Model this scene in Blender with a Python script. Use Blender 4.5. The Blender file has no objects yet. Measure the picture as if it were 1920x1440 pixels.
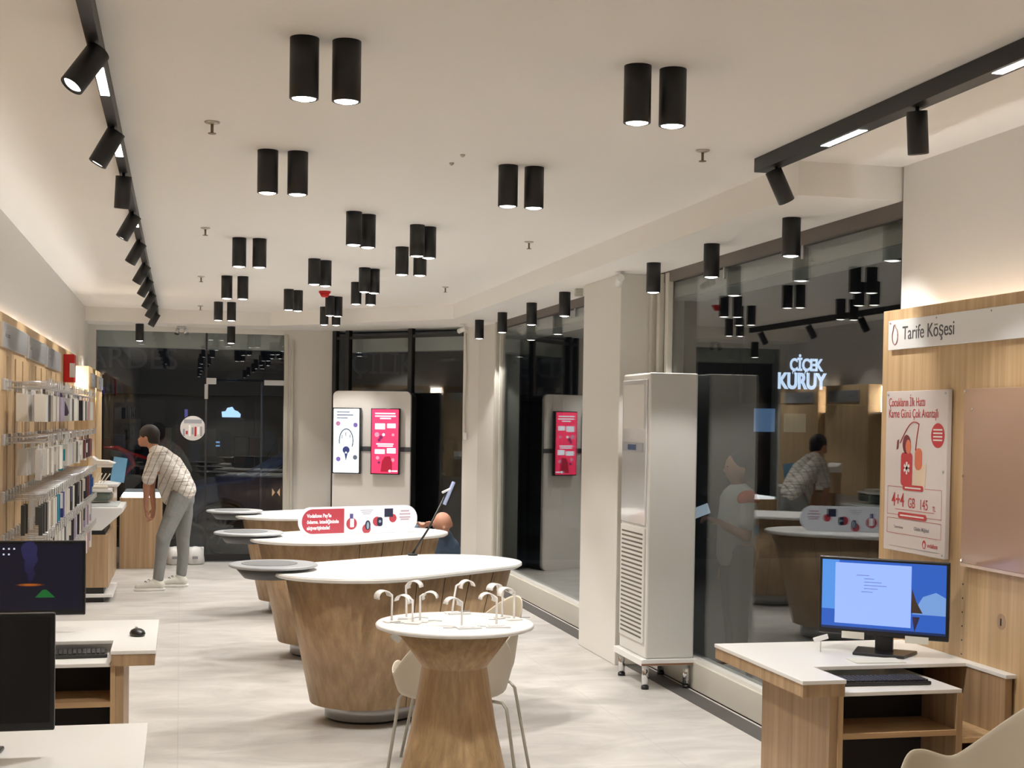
import bpy, bmesh, math, random
from mathutils import Vector, Matrix, Euler
random.seed(7)
S = bpy.context.scene
COL = S.collection
PI = math.pi
R = math.radians

# ------------------------------------------------------------------ camera, world, exposure
CAM_H = 1.65
F_PX, CX, CY = 2650.0, 960.0, 856.0
def _n(v): return v.normalized()
yv = _n(Vector((339 - CX, 782 - CY, F_PX)))           # the depth axis of the shop, seen from the lens
dv = Vector((-.017 * 83000, 83000, F_PX)); dv = _n(dv - yv * yv.dot(dv))
zv = -dv
xv = yv.cross(zv)
if xv.x < 0: xv = -xv
# columns: camera right, up, back expressed in the world
right = Vector((xv.x, yv.x, zv.x)); down = Vector((xv.y, yv.y, zv.y)); fwd = Vector((xv.z, yv.z, zv.z))
cm = bpy.data.cameras.new('camera'); cam = bpy.data.objects.new('camera', cm); COL.objects.link(cam)
rot = Matrix((right, -down, -fwd)).transposed()
cam.matrix_world = Matrix.Translation((0, 0, CAM_H)) @ rot.to_4x4()
cm.sensor_width = 36; cm.sensor_fit = 'HORIZONTAL'
cm.lens = F_PX / 1920 * 36
cm.shift_x = 0; cm.shift_y = (CY - 720) / 1920.0
cm.clip_start = .05; cm.clip_end = 200
S.camera = cam
w = bpy.data.worlds.new('night_sky'); S.world = w; w.use_nodes = True
bg = w.node_tree.nodes['Background']; bg.inputs[0].default_value = (.05, .06, .1, 1); bg.inputs[1].default_value = .05
S.view_settings.view_transform = 'Standard'; S.view_settings.look = 'None'
S.view_settings.gamma = 1; S.view_settings.use_curve_mapping = False
S.view_settings.exposure = 0.12
LAMP_W = 52.0        # each ceiling cylinder
LAMP_C = (1, .965, .915)
TRACK_W = 30.0
BAR_E = 14.0

# ------------------------------------------------------------------ materials
MATS = {}
def mat(name, col=(.8, .8, .8), rough=.5, metal=0, emit=None, es=1, spec=.5, coat=0):
    if name in MATS: return MATS[name]
    m = bpy.data.materials.new(name); m.use_nodes = True; b = m.node_tree.nodes['Principled BSDF']
    b.inputs['Base Color'].default_value = (*col, 1); b.inputs['Roughness'].default_value = rough
    b.inputs['Metallic'].default_value = metal; b.inputs['Specular IOR Level'].default_value = spec
    b.inputs['Coat Weight'].default_value = coat
    if emit: b.inputs['Emission Color'].default_value = (*emit, 1); b.inputs['Emission Strength'].default_value = es
    # a faint procedural unevenness on every surface
    nt = m.node_tree; nz = nt.nodes.new('ShaderNodeTexNoise'); nz.inputs['Scale'].default_value = 22; nz.inputs['Detail'].default_value = 3
    bp = nt.nodes.new('ShaderNodeBump'); bp.inputs['Strength'].default_value = .03; bp.inputs['Distance'].default_value = .004
    tc = nt.nodes.new('ShaderNodeTexCoord'); nt.links.new(tc.outputs['Object'], nz.inputs['Vector'])
    nt.links.new(nz.outputs['Fac'], bp.inputs['Height']); nt.links.new(bp.outputs['Normal'], b.inputs['Normal'])
    MATS[name] = m; return m
def srgb(r, g, b):
    f = lambda c: (c / 255 / 12.92) if c / 255 <= .04045 else ((c / 255 + .055) / 1.055) ** 2.4
    return (f(r), f(g), f(b))
def wood(name, c1, c2, axis='Z', rough=.45, scale=1.0):
    if name in MATS: return MATS[name]
    m = bpy.data.materials.new(name); m.use_nodes = True; nt = m.node_tree; b = nt.nodes['Principled BSDF']
    tc = nt.nodes.new('ShaderNodeTexCoord'); mp = nt.nodes.new('ShaderNodeMapping')
    s = {'Z': (16, 16, .35), 'X': (.35, 16, 16), 'Y': (16, .35, 16)}[axis]
    mp.inputs['Scale'].default_value = tuple(v * scale for v in s)
    n1 = nt.nodes.new('ShaderNodeTexNoise'); n1.inputs['Scale'].default_value = 1.6; n1.inputs['Detail'].default_value = 5; n1.inputs['Distortion'].default_value = .35
    n2 = nt.nodes.new('ShaderNodeTexNoise'); n2.inputs['Scale'].default_value = 9; n2.inputs['Detail'].default_value = 6; n2.inputs['Roughness'].default_value = .7
    mx = nt.nodes.new('ShaderNodeMath'); mx.operation = 'MULTIPLY_ADD'; mx.inputs[1].default_value = .45
    cr = nt.nodes.new('ShaderNodeValToRGB')
    cr.color_ramp.elements[0].position = .45; cr.color_ramp.elements[0].color = (*c1, 1)
    cr.color_ramp.elements[1].position = .95; cr.color_ramp.elements[1].color = (*c2, 1)
    L = nt.links.new
    L(tc.outputs['Object'], mp.inputs['Vector']); L(mp.outputs[0], n1.inputs['Vector']); L(mp.outputs[0], n2.inputs['Vector'])
    L(n2.outputs['Fac'], mx.inputs[0]); L(n1.outputs['Fac'], mx.inputs[2]); L(mx.outputs[0], cr.inputs[0]); L(cr.outputs[0], b.inputs['Base Color'])
    b.inputs['Roughness'].default_value = rough
    bp = nt.nodes.new('ShaderNodeBump'); bp.inputs['Strength'].default_value = .06; L(n2.outputs['Fac'], bp.inputs['Height']); L(bp.outputs[0], b.inputs['Normal'])
    MATS[name] = m; return m

OAK = wood('oak', srgb(152, 124, 93), srgb(192, 163, 128))
OAK_L = wood('oak_light', srgb(180, 147, 106), srgb(218, 188, 146))
OAK_H = wood('oak_flat', srgb(158, 126, 92), srgb(198, 165, 124), 'X')
WALL = mat('wall_paint', (.84, .82, .79), .75)
CEIL = mat('ceiling_paint', (.87, .85, .81), .8)
WHITE = mat('white_laminate', (.82, .81, .79), .35)
WHITE_G = mat('white_gloss', (.80, .80, .80), .12, coat=.3)
BLACK = mat('black_metal', (.012, .012, .013), .45)
BLACK_P = mat('black_plastic', (.012, .012, .013), .3)
DARK = mat('dark_interior', (.02, .017, .017), .7)
STEEL = mat('brushed_steel', (.62, .62, .64), .28, 1)
CHROME = mat('chrome', (.75, .75, .76), .08, 1)
GREY_D = mat('mid_grey', (.17, .175, .18), .45)
GREY_L = mat('light_grey_disc', (.36, .37, .38), .4)
GREY_B = mat('grey_bowl', (.10, .105, .11), .5)
CREAM = mat('cream_frame', (.56, .53, .46), .45)
RED = mat('red_gloss', srgb(205, 25, 25), .3)
SHELL = mat('chair_shell', srgb(188, 178, 160), .5)
LENS = mat('lamp_lens', (1, 1, 1), .3, emit=(1, .97, .92), es=9)
BAR = mat('lamp_bar', (1, 1, 1), .3, emit=(1, .97, .92), es=BAR_E)
LED = mat('led_strip', (1, 1, 1), .3, emit=(1, .88, .72), es=22)

LED_UP = mat('led_strip_up', (1, 1, 1), .3, emit=(1, .96, .90), es=30)
def floor_mat():
    m = bpy.data.materials.new('concrete_tiles'); m.use_nodes = True; nt = m.node_tree; b = nt.nodes['Principled BSDF']; L = nt.links.new
    tc = nt.nodes.new('ShaderNodeTexCoord')
    mp = nt.nodes.new('ShaderNodeMapping'); mp.inputs['Scale'].default_value = (1.4, 2.6, 1)
    n1 = nt.nodes.new('ShaderNodeTexNoise'); n1.inputs['Scale'].default_value = 1.3; n1.inputs['Detail'].default_value = 8; n1.inputs['Roughness'].default_value = .62; n1.inputs['Distortion'].default_value = .8
    cr = nt.nodes.new('ShaderNodeValToRGB')
    cr.color_ramp.elements[0].position = .34; cr.color_ramp.elements[0].color = (*srgb(172, 168, 163), 1)
    cr.color_ramp.elements[1].position = .68; cr.color_ramp.elements[1].color = (*srgb(203, 199, 194), 1)
    br = nt.nodes.new('ShaderNodeTexBrick'); br.offset = 0; br.inputs['Scale'].default_value = 1
    br.inputs['Brick Width'].default_value = 1.2; br.inputs['Row Height'].default_value = 1.2; br.inputs['Mortar Size'].default_value = .003; br.inputs['Mortar Smooth'].default_value = .2
    mx = nt.nodes.new('ShaderNodeMixRGB'); mx.inputs[2].default_value = (*srgb(170, 166, 161), 1)
    mul = nt.nodes.new('ShaderNodeMath'); mul.operation = 'MULTIPLY'; mul.inputs[1].default_value = .6
    L(tc.outputs['Object'], mp.inputs[0]); L(mp.outputs[0], n1.inputs[0]); L(n1.outputs['Fac'], cr.inputs[0])
    L(tc.outputs['Object'], br.inputs[0]); L(br.outputs['Fac'], mul.inputs[0]); L(mul.outputs[0], mx.inputs[0]); L(cr.outputs[0], mx.inputs[1]); L(mx.outputs[0], b.inputs['Base Color'])
    b.inputs['Roughness'].default_value = .42
    return m
FLOOR = floor_mat()
def glass_mat(name, tint, ior):
    m = bpy.data.materials.new(name); m.use_nodes = True; nt = m.node_tree; nt.nodes.clear(); L = nt.links.new
    o = nt.nodes.new('ShaderNodeOutputMaterial'); t = nt.nodes.new('ShaderNodeBsdfTransparent'); g = nt.nodes.new('ShaderNodeBsdfGlossy')
    t.inputs[0].default_value = (*tint, 1); g.inputs['Roughness'].default_value = .0; g.inputs[0].default_value = (.95, .97, .97, 1)
    fr = nt.nodes.new('ShaderNodeFresnel'); 
    ge = nt.nodes.new('ShaderNodeNewGeometry'); mm = nt.nodes.new('ShaderNodeMath'); mm.operation = 'MULTIPLY_ADD'
    mm.inputs[1].default_value = 1 / ior - ior; mm.inputs[2].default_value = ior; L(ge.outputs['Backfacing'], mm.inputs[0]); L(mm.outputs[0], fr.inputs[0])
    mx = nt.nodes.new('ShaderNodeMixShader'); L(fr.outputs[0], mx.inputs[0]); L(t.outputs[0], mx.inputs[1]); L(g.outputs[0], mx.inputs[2]); L(mx.outputs[0], o.inputs[0])
    return m
GLASS = glass_mat('window_glass', (.80, .82, .82), 1.52)
ACRYL = glass_mat('clear_acrylic', (.92, .9, .88), 1.45)

# ------------------------------------------------------------------ mesh helpers
class MB:
    def __init__(s): s.v = []; s.f = []; s.sm = []
    def add(s, vs, fs, smooth=False):
        o = len(s.v); s.v += [tuple(v) for v in vs]; s.f += [tuple(i + o for i in f) for f in fs]; s.sm += [smooth] * len(fs); return s
    def box(s, x0, x1, y0, y1, z0, z1):
        return s.add([(x0, y0, z0), (x1, y0, z0), (x1, y1, z0), (x0, y1, z0), (x0, y0, z1), (x1, y0, z1), (x1, y1, z1), (x0, y1, z1)],
                     [(0, 3, 2, 1), (4, 5, 6, 7), (0, 1, 5, 4), (1, 2, 6, 5), (2, 3, 7, 6), (3, 0, 4, 7)])
    def obox(s, c, half, rot):
        c = Vector(c); vs = []
        for dz in (-1, 1):
            for dx, dy in ((-1, -1), (1, -1), (1, 1), (-1, 1)):
                vs.append(c + rot @ Vector((dx * half[0], dy * half[1], dz * half[2])))
        return s.add(vs, [(0, 3, 2, 1), (4, 5, 6, 7), (0, 1, 5, 4), (1, 2, 6, 5), (2, 3, 7, 6), (3, 0, 4, 7)])
    def lathe(s, prof, c=(0, 0, 0), n=32, rot=None, cap0=True, cap1=True):
        vs = []
        for r, z in prof:
            for i in range(n):
                a = 2 * PI * i / n; p = Vector((r * math.cos(a), r * math.sin(a), z))
                if rot: p = rot @ p
                vs.append(Vector(c) + p)
        fs = []
        for k in range(len(prof) - 1):
            for i in range(n):
                j = (i + 1) % n; fs.append((k * n + i, k * n + j, (k + 1) * n + j, (k + 1) * n + i))
        s.add(vs, fs, True)
        o = len(s.v) - len(vs)
        if cap0: s.f.append(tuple(o + i for i in reversed(range(n)))); s.sm.append(False)
        if cap1: s.f.append(tuple(o + (len(prof) - 1) * n + i for i in range(n))); s.sm.append(False)
        return s
    def cyl(s, p0, p1, r0, r1=None, n=16):
        p0 = Vector(p0); p1 = Vector(p1); r1 = r0 if r1 is None else r1
        d = p1 - p0; q = d.to_track_quat('Z', 'Y').to_matrix()
        return s.lathe([(r0, 0), (r1, d.length)], p0, n, q)
    def tube(s, pts, r, n=8):
        pts = [Vector(p) for p in pts]; rings = []
        up = Vector((0, 0, 1)); prev = None
        for i, p in enumerate(pts):
            t = (pts[min(i + 1, len(pts) - 1)] - pts[max(i - 1, 0)]).normalized()
            if prev is None:
                a = t.orthogonal().normalized()
            else:
                a = (prev - t * prev.dot(t)).normalized()
            prev = a; b = t.cross(a); rr = r[i] if isinstance(r, (list, tuple)) else r
            rings.append([p + (a * math.cos(2 * PI * k / n) + b * math.sin(2 * PI * k / n)) * rr for k in range(n)])
        vs = [v for rg in rings for v in rg]; fs = []
        for k in range(len(rings) - 1):
            for i in range(n): j = (i + 1) % n; fs.append((k * n + i, k * n + j, (k + 1) * n + j, (k + 1) * n + i))
        s.add(vs, fs, True); o = len(s.v) - len(vs)
        s.f.append(tuple(o + i for i in reversed(range(n)))); s.sm.append(False)
        s.f.append(tuple(o + (len(rings) - 1) * n + i for i in range(n))); s.sm.append(False)
        return s
    def prism(s, poly, z0, z1, smooth=False, top=None):
        n = len(poly); tp = top or poly
        vs = [(x, y, z0) for x, y in poly] + [(x, y, z1) for x, y in tp]
        fs = [(i, (i + 1) % n, n + (i + 1) % n, n + i) for i in range(n)]
        s.add(vs, fs, smooth); o = len(s.v) - 2 * n
        s.f.append(tuple(o + i for i in reversed(range(n)))); s.sm.append(False)
        s.f.append(tuple(o + n + i for i in range(n))); s.sm.append(False)
        return s
    def build(s, name, m, parent=None, bevel=0, loc=None):
        me = bpy.data.meshes.new(name); me.from_pydata(s.v, [], s.f); me.update()
        bm = bmesh.new(); bm.from_mesh(me); bmesh.ops.recalc_face_normals(bm, faces=bm.faces); bm.to_mesh(me); bm.free()
        for p, q in zip(me.polygons, s.sm): p.use_smooth = q
        o = bpy.data.objects.new(name, me); COL.objects.link(o)
        if m: me.materials.append(m)
        if parent: o.parent = parent
        if loc: o.location = loc
        if bevel:
            b = o.modifiers.new('bevel', 'BEVEL'); b.width = bevel; b.segments = 2; b.limit_method = 'ANGLE'; b.angle_limit = R(40)
        return o
def B(x0, x1, y0, y1, z0, z1): return MB().box(x0, x1, y0, y1, z0, z1)
def thing(name, label, cat, loc=(0, 0, 0), rz=0, group=None):
    o = bpy.data.objects.new(name, None); COL.objects.link(o); o.empty_display_size = .05
    o.location = loc; o.rotation_euler = (0, 0, rz); o['label'] = label; o['category'] = cat
    if group: o['group'] = group
    return o
def tag(o, label, cat, group=None, kind=None):
    o['label'] = label; o['category'] = cat
    if group: o['group'] = group
    if kind: o['kind'] = kind
    return o
def struct(o): o['kind'] = 'structure'; return o
def plabel(o, t): o['label'] = t; return o
def kids(o): return [c for c in bpy.data.objects if c.parent == o]
CH = {}
def dup(root, loc=None, rz=None, label=None, group=None):
    if root.name not in CH:
        CH[root.name] = [(c, kids(c)) for c in kids(root)]
    r = root.copy(); COL.objects.link(r)
    if loc is not None: r.location = loc
    if rz is not None: r.rotation_euler = (0, 0, rz)
    if label: r['label'] = label
    if group: r['group'] = group
    for ch, gs in CH[root.name]:
        c = ch.copy(); COL.objects.link(c); c.parent = r
        for g in gs: d = g.copy(); COL.objects.link(d); d.parent = c
    return r
def text_mesh(name, body, size, m, parent, mtx, align='LEFT', ext=.0006, sx=1.0, bold=0):
    cu = bpy.data.curves.new(name, 'FONT'); cu.body = body; cu.size = size; cu.align_x = align; cu.extrude = ext; cu.offset = bold
    to = bpy.data.objects.new(name + '_src', cu); COL.objects.link(to)
    dg = bpy.context.evaluated_depsgraph_get(); dg.update()
    me = bpy.data.meshes.new_from_object(to.evaluated_get(dg)); COL.objects.unlink(to); bpy.data.objects.remove(to)
    me.name = name; me.transform(Matrix.Diagonal((sx, 1, 1, 1))); me.transform(mtx)
    me.materials.clear(); me.materials.append(m)
    o = bpy.data.objects.new(name, me); COL.objects.link(o)
    if parent: o.parent = parent
    return o
def frame_mtx(origin, u, v):
    """flat artwork frame: u runs right, v runs up as seen by the reader"""
    u = Vector(u).normalized(); v = Vector(v).normalized(); n = u.cross(v)
    M = Matrix((u, v, n)).transposed().to_4x4(); M.translation = Vector(origin); return M
def flat(name, M, poly, m, parent, d0=0.0, d1=.001):
    """thin printed shape on an artwork frame"""
    mb = MB().prism(poly, d0, d1); o = mb.build(name, m, parent); o.data.transform(M); return o
def rect(x0, x1, y0, y1): return [(x0, y0), (x1, y0), (x1, y1), (x0, y1)]
def rrect(x0, x1, y0, y1, r, n=6, corners=(1, 1, 1, 1)):
    P = []
    for k, (cx, cy, a0) in enumerate(((x0 + r, y0 + r, 180), (x1 - r, y0 + r, 270), (x1 - r, y1 - r, 0), (x0 + r, y1 - r, 90))):
        if corners[k]:
            for i in range(n + 1): a = R(a0 + 90 * i / n); P.append((cx + r * math.cos(a), cy + r * math.sin(a)))
        else: P.append((x0 if k in (0, 3) else x1, y0 if k < 2 else y1))
    return P
def circ(cx, cy, r, n=20, ry=None): return [(cx + r * math.cos(2 * PI * i / n), cy + (ry or r) * math.sin(2 * PI * i / n)) for i in range(n)]
def capsule(c0, r0, c1, r1, n=20, grow=0):
    r0 += grow; r1 += grow
    d = Vector((c1[0] - c0[0], c1[1] - c0[1])); a = math.atan2(d.y, d.x); k = math.asin(max(-1, min(1, (r0 - r1) / d.length)))
    P = []
    for i in range(n + 1):
        t = a + PI / 2 - k + (PI + 2 * k) * i / n; P.append((c0[0] + r0 * math.cos(t), c0[1] + r0 * math.sin(t)))
    for i in range(n + 1):
        t = a - PI / 2 - k + (PI - 0 + 2 * k) * i / n - 0; t = a - PI / 2 - k * -1 * -1 + (PI + -2 * k * -1) * i / n if False else a - (PI / 2 + k) * 1 + (PI + 2 * k) * i / n
        P.append((c1[0] + r1 * math.cos(t), c1[1] + r1 * math.sin(t)))
    return P
def spot_lamp(name, parent, loc, energy, size, blend, rad=.028, direction=None, color=LAMP_C):
    l = bpy.data.lights.new(name, 'SPOT'); l.energy = energy; l.spot_size = R(size); l.spot_blend = blend; l.shadow_soft_size = rad; l.color = color
    o = bpy.data.objects.new(name, l); COL.objects.link(o); o.location = loc
    if direction: o.rotation_euler = Vector(direction).to_track_quat('-Z', 'Y').to_euler()
    if parent: o.parent = parent
    return o

# ================================================================== THE ROOM
LX, YB = -1.01, -3.0          # left wall, back of shop
ZC, ZS = 2.82, 2.67           # ceiling, dropped soffit
FY = 16.5                     # street glass
struct(B(LX - .1, 3.12, YB, FY + .1, -.06, 0).build('floor', FLOOR))
struct(B(2.97, 3.10, 5.8, 14.2, -.001, .002).build('trim_1', mat('floor_gap', (.07, .065, .06), .7)))
struct(B(LX - .1, 3.4, YB, FY + .2, ZC, ZC + .1).build('ceiling', CEIL))
struct(B(LX - .1, LX, YB, FY + .1, 0, ZC).build('wall_left', WALL))
struct(B(3.14, 3.30, YB, 5.79, 0, ZC).build('wall_right', WALL))
struct(B(LX, 3.2, YB - .1, YB, 0, ZC).build('wall_back', WALL))
struct(MB().prism([(LX, 15.83), (.95, 15.83), (2.64, 13.9), (2.64, 5.81), (3.34, 5.81), (3.34, 15.2), (1.75, 16.7), (LX, 16.7)], ZS, ZC).build('ceiling_soffit', CEIL))
# pillars
PIL = mat('pillar_paint', (.70, .67, .62), .7)
struct(B(2.90, 3.36, 9.2, 10.1, 0, ZS).build('wall_pillar_near', PIL, bevel=.006))
struct(MB().prism([(2.965, 15.0), (3.1, 14.84), (3.2, 14.2), (3.4, 14.2), (3.4, 15.3), (3.0, 15.15)], 0, ZS).build('wall_pillar_far', PIL))
struct(MB().prism([(1.20, FY - .03), (1.70, FY - .08), (1.72, FY + .25), (1.20, FY + .25)], 0, ZS).build('wall_pillar_corner', PIL))
struct(B(LX, -.93, FY - .06, FY + .2, 0, ZS).build('wall_pillar_left', PIL))

# right hand glazing with low curb, frame and head
ALU = mat('pale_aluminium', (.60, .59, .55), .35, .2)
for i, (y0, y1) in enumerate(((5.79, 9.2), (10.1, 14.2))):
    g = struct(B(3.176, 3.184, y0, y1, .18, 2.60).build('window_%d' % (i + 1), GLASS))
    struct(B(3.13, 3.24, y0, y1, 0, .17).build('baseboard_right_%d' % (i + 1), CREAM, bevel=.004))
    fr = struct(MB().box(3.14, 3.22, y0, y1, .17, .195).build('trim_curb_%d' % (i + 1), mat('pale_trim', (.75, .73, .69), .25)))
    m = MB().box(3.15, 3.21, y0, y1, 2.60, ZS)
    struct(m.build('trim_head_%d' % (i + 1), mat('brown_head', (.12, .10, .085), .5)))
    struct(B(3.188, 3.20, y0, y1, 2.49, 2.56).build('trim_rail_%d' % (i + 1), ALU))
struct(B(3.15, 3.21, 5.79, 5.815, .19, 2.61).build('trim_2', BLACK))
jy = [9.17, 9.07, 8.96]
m = MB()
for k, y in enumerate(jy): m.box(3.10 + k * .02, 3.14 + k * .02, y - .035, y + .02, .19, ZS - .01)
struct(m.build('trim_3', CREAM, bevel=.004))
m = MB().box(3.13, 3.19, 14.13, 14.2, .19, ZS).box(3.15, 3.19, 14.02, 14.05, .19, 2.6)
struct(m.build('trim_4', CREAM, bevel=.004))
m = MB()
for y in (6.9, 8.0, 11.3, 12.6): m.box(3.165, 3.172, y - .012, y + .012, 2.53, 2.67)
struct(m.build('trim_5', STEEL))

# street front: left window, glass door, corner window
struct(B(-.93, .27, FY - .004, FY + .004, .17, 2.61).build('window_3', GLASS))
struct(B(-.93, .27, FY - .05, FY + .06, 0, .17).build('baseboard_front', WHITE, bevel=.004))
struct(B(.27, 1.17, FY - .004, FY + .004, 2.09, 2.61).build('window_4', GLASS))
d = struct(B(.29, 1.155, FY - .006, FY + .006, .01, 2.07).build('door_1', GLASS))
def chd(o, name, m, mb, bevel=0): return mb.build(name, m, o, bevel)
chd(d, 'patch_fitting', STEEL, MB().box(.28, .39, FY - .03, FY + .02, 2.03, 2.10), .004)
chd(d, 'patch_fitting', STEEL, MB().box(.26, .30, FY - .03, FY + .02, 1.86, 2.03), .004)
chd(d, 'patch_fitting', STEEL, MB().box(.93, 1.16, FY - .03, FY + .02, 2.03, 2.09), .004)
chd(d, 'bottom_rail', BLACK, MB().box(.29, 1.155, FY - .02, FY + .02, .01, .09))
hm = MB()
for sx in (-1, 1):
    hm.prism([(1.075 + sx * .012, 0), (1.075 + sx * .045, -.05), (1.075 + sx * .045, .05)], 0, .012)
h = hm.build('door_handle', CHROME, d)
h.data.transform(Matrix.Translation((0, FY - .03, .80)) @ Matrix.Rotation(R(90), 4, 'X'))
struct(MB().box(.268, .29, FY - .02, FY + .02, 0, 2.61).build('trim_6', mat('dark_frame', (.03, .03, .035), .4)))
struct(MB().box(.895, .915, FY + .01, FY + .03, 0, 2.05).build('trim_7', mat('blue_grey_edge', (.05, .07, .12), .3)))
struct(MB().box(1.155, 1.20, FY - .05, FY + .05, 0, 2.62).box(1.23, 1.26, FY - .07, FY - .03, 0, 2.55).build('trim_8', CREAM, bevel=.003))
struct(MB().box(-.94, 1.2, FY - .03, FY + .04, 2.61, ZS).build('trim_9', mat('pale_trim', (.75, .73, .69), .25)))
# roller shutter casing beyond the head of the glass
tag(MB().box(-.93, 1.16, FY + .12, FY + .34, 2.44, 2.66).build('shutter_box', mat('galvanised', (.72, .74, .71), .5)), 'grey metal roller shutter casing above the street window and glass door', 'shutter box')
tag(MB().box(3.26, 3.5, 5.9, 9.2, 2.5, 2.68).build('shutter_box', mat('galvanised', (.42, .44, .42), .5)), 'grey roller shutter casing outside the near side window', 'shutter box')
tag(MB().box(3.26, 3.5, 10.1, 14.2, 2.5, 2.68).build('shutter_box', mat('galvanised', (.42, .44, .42), .5)), 'grey roller shutter casing outside the far side window', 'shutter box')
# diagonal corner window
a0 = Vector((1.72, 16.42)); a1 = Vector((2.965, 15.01)); dd = (a1 - a0).normalized(); nn = Vector((dd.y, -dd.x))
def diag(mb, t0, t1, w0, w1, z0, z1):
    p = [a0 + dd * t0 + nn * w0, a0 + dd * t1 + nn * w0, a0 + dd * t1 + nn * w1, a0 + dd * t0 + nn * w1]
    return mb.prism([(q.x, q.y) for q in p], z0, z1)
Ld = (a1 - a0).length
struct(diag(MB(), 0, Ld, -.004, .004, 0, 2.63).build('window_5', GLASS))
m = MB()
for t in (.0, .20, 1.13): diag(m, t, t + .055, -.03, .03, 0, ZS)
diag(m, 0, Ld, -.02, .02, 2.57, 2.60)
struct(m.build('trim_10', BLACK))
tag(diag(MB(), .1, Ld, -.35, -.15, 2.43, 2.60).build('shutter_box', mat('galvanised', (.42, .44, .42), .5)), 'grey roller shutter casing above the angled corner window', 'shutter box')
struct(diag(MB(), .1, Ld, -.06, -.03, 0, 1.96).build('door_2', mat('night_black', (.004, .004, .006), .35)))

# ================================================================== CEILING LAMPS
def make_cylinder():
    t = thing('ceiling_downlight', 'x', 'ceiling lamp')
    MB().lathe([(.045, 0), (.045, -.185), (.041, -.187), (.039, -.178)], n=28, cap0=True, cap1=True).build('housing', BLACK, t)
    MB().lathe([(.0385, -.1775), (.036, -.186), (.018, -.191)], n=24).build('lens', LENS, t)
    spot_lamp('bulb', t, (0, 0, -.195), LAMP_W, 98, .3)
    return t
cyl = make_cylinder(); first = True
def place_cyl(x, y, z, label, group=None):
    global first
    if first: first = False; cyl.location = (x, y, z); cyl['label'] = label; o = cyl
    else: o = dup(cyl, (x, y, z), None, label)
    if group: o['group'] = group
    return o
rows_l = [4.41, 6.29, 9.39, 11.93, 14.63]; words = ['nearest', 'second nearest', 'third', 'fourth', 'farthest']
for wd, y in zip(words, rows_l):
    place_cyl(.36, y, ZC, 'left black cylinder of the %s straight pair in the left lamp column' % wd, 'paired cylinders in the left column')
    place_cyl(.49, y, ZC, 'right black cylinder of the %s straight pair in the left lamp column' % wd, 'paired cylinders in the left column')
for wd, y in zip(words, [4.44, 6.32, 9.5, 12.06, 14.82]):
    place_cyl(1.445, y, ZC, 'left black cylinder of the %s straight pair in the right lamp column' % wd, 'paired cylinders in the right column')
    place_cyl(1.57, y + .01, ZC, 'right black cylinder of the %s straight pair in the right lamp column' % wd, 'paired cylinders in the right column')
for wd, y in zip(['nearest', 'middle', 'farthest'], [7.99, 10.42, 12.94]):
    place_cyl(.94, y, ZC, 'left black cylinder of the %s slanted pair in the middle of the ceiling' % wd, 'slanted pairs')
    place_cyl(1.03, y + .09, ZC, 'right black cylinder of the %s slanted pair in the middle of the ceiling' % wd, 'slanted pairs')
for wd, y in zip(['nearest', 'middle', 'farthest'], [8.4, 10.89, 13.49]):
    place_cyl(1.368, y, ZC, 'left black cylinder of the %s slanted pair overlapping the right lamp column' % wd, 'slanted pairs')
    place_cyl(1.45, y + .07, ZC, 'right black cylinder of the %s slanted pair overlapping the right lamp column' % wd, 'slanted pairs')
for wd, y in zip(['nearest the wooden wall', 'second from the wooden wall', 'third from the wooden wall, beside the air conditioner top'], [6.46, 7.53, 8.535]):
    place_cyl(2.905, y, ZS, 'black cylinder under the near soffit, ' + wd, 'single cylinders under the right soffit')
for wd, y in zip(['nearest, by the pillar', 'second', 'third', 'farthest, by the corner column'], [10.68, 11.75, 12.88, 13.92]):
    place_cyl(2.91, y, ZS, 'black cylinder under the far soffit, ' + wd, 'single cylinders under the right soffit')
place_cyl(-.45, 16.13, ZS, 'single black cylinder over the left part of the street window', 'single cylinders over the street window')
place_cyl(.54, 16.13, ZS, 'single black cylinder over the glass door', 'single cylinders over the street window')
# the lamps of the part of the shop behind the photographer
for x, y in ((.42, 2.3), (1.5, 2.3), (.42, 0), (1.5, 0), (.42, -2), (1.5, -2)):
    place_cyl(x, y, ZC, 'black cylinder lamp over the rear of the shop, out of frame', 'lamps over the rear of the shop')

# tracks
tl = thing('lighting_track', 'long black ceiling track running along the left wall', 'light track', (-.265, 10, ZC))
MB().box(-.02, .02, -9.5, 5.9, -.06, 0).build('rail', BLACK, tl, .002)
tr = thing('lighting_track', 'short thick black ceiling track at the upper right', 'light track', (2.47, 4, ZC))
MB().box(-.035, .035, -3.5, 1.82, -.06, 0).build('rail', BLACK, tr, .002)
def bars(parent, ys, xw):
    for y0, y1 in ys: MB().box(-xw, xw, y0 - parent.location.y, y1 - parent.location.y, -.0612, -.0601).build('linear_lamp', BAR, parent)
bars(tl, [(4.72, 5.12), (5.9, 6.3), (8.25, 8.6), (9.5, 9.8), (10.8, 11.1), (2.5, 2.9)], .015)
bars(tr, [(4.87, 5.19), (3.62, 3.98), (2.0, 2.4)], .018)
def make_spot(loc, direction, label, group, base=None):
    dv = Vector(direction).normalized()
    t = thing('track_spotlight', label, 'spotlight', loc, 0, group)
    q = dv.to_track_quat('Z', 'Y').to_matrix()
    c = Vector((0, 0, -.045)) - dv * .03
    MB().cyl((0, 0, 0), (0, 0, -.05), .007, n=10).build('stem', BLACK, t)
    MB().lathe([(.036, 0), (.036, .145), (.032, .147), (.030, .138)], c, 24, q).build('head', BLACK, t)
    MB().lathe([(.0295, .137), (.022, .143)], c, 20, q).build('lens', LENS, t)
    spot_lamp('bulb', t, c + dv * .155, TRACK_W, 75, .5, .025, dv)
    return t
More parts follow.
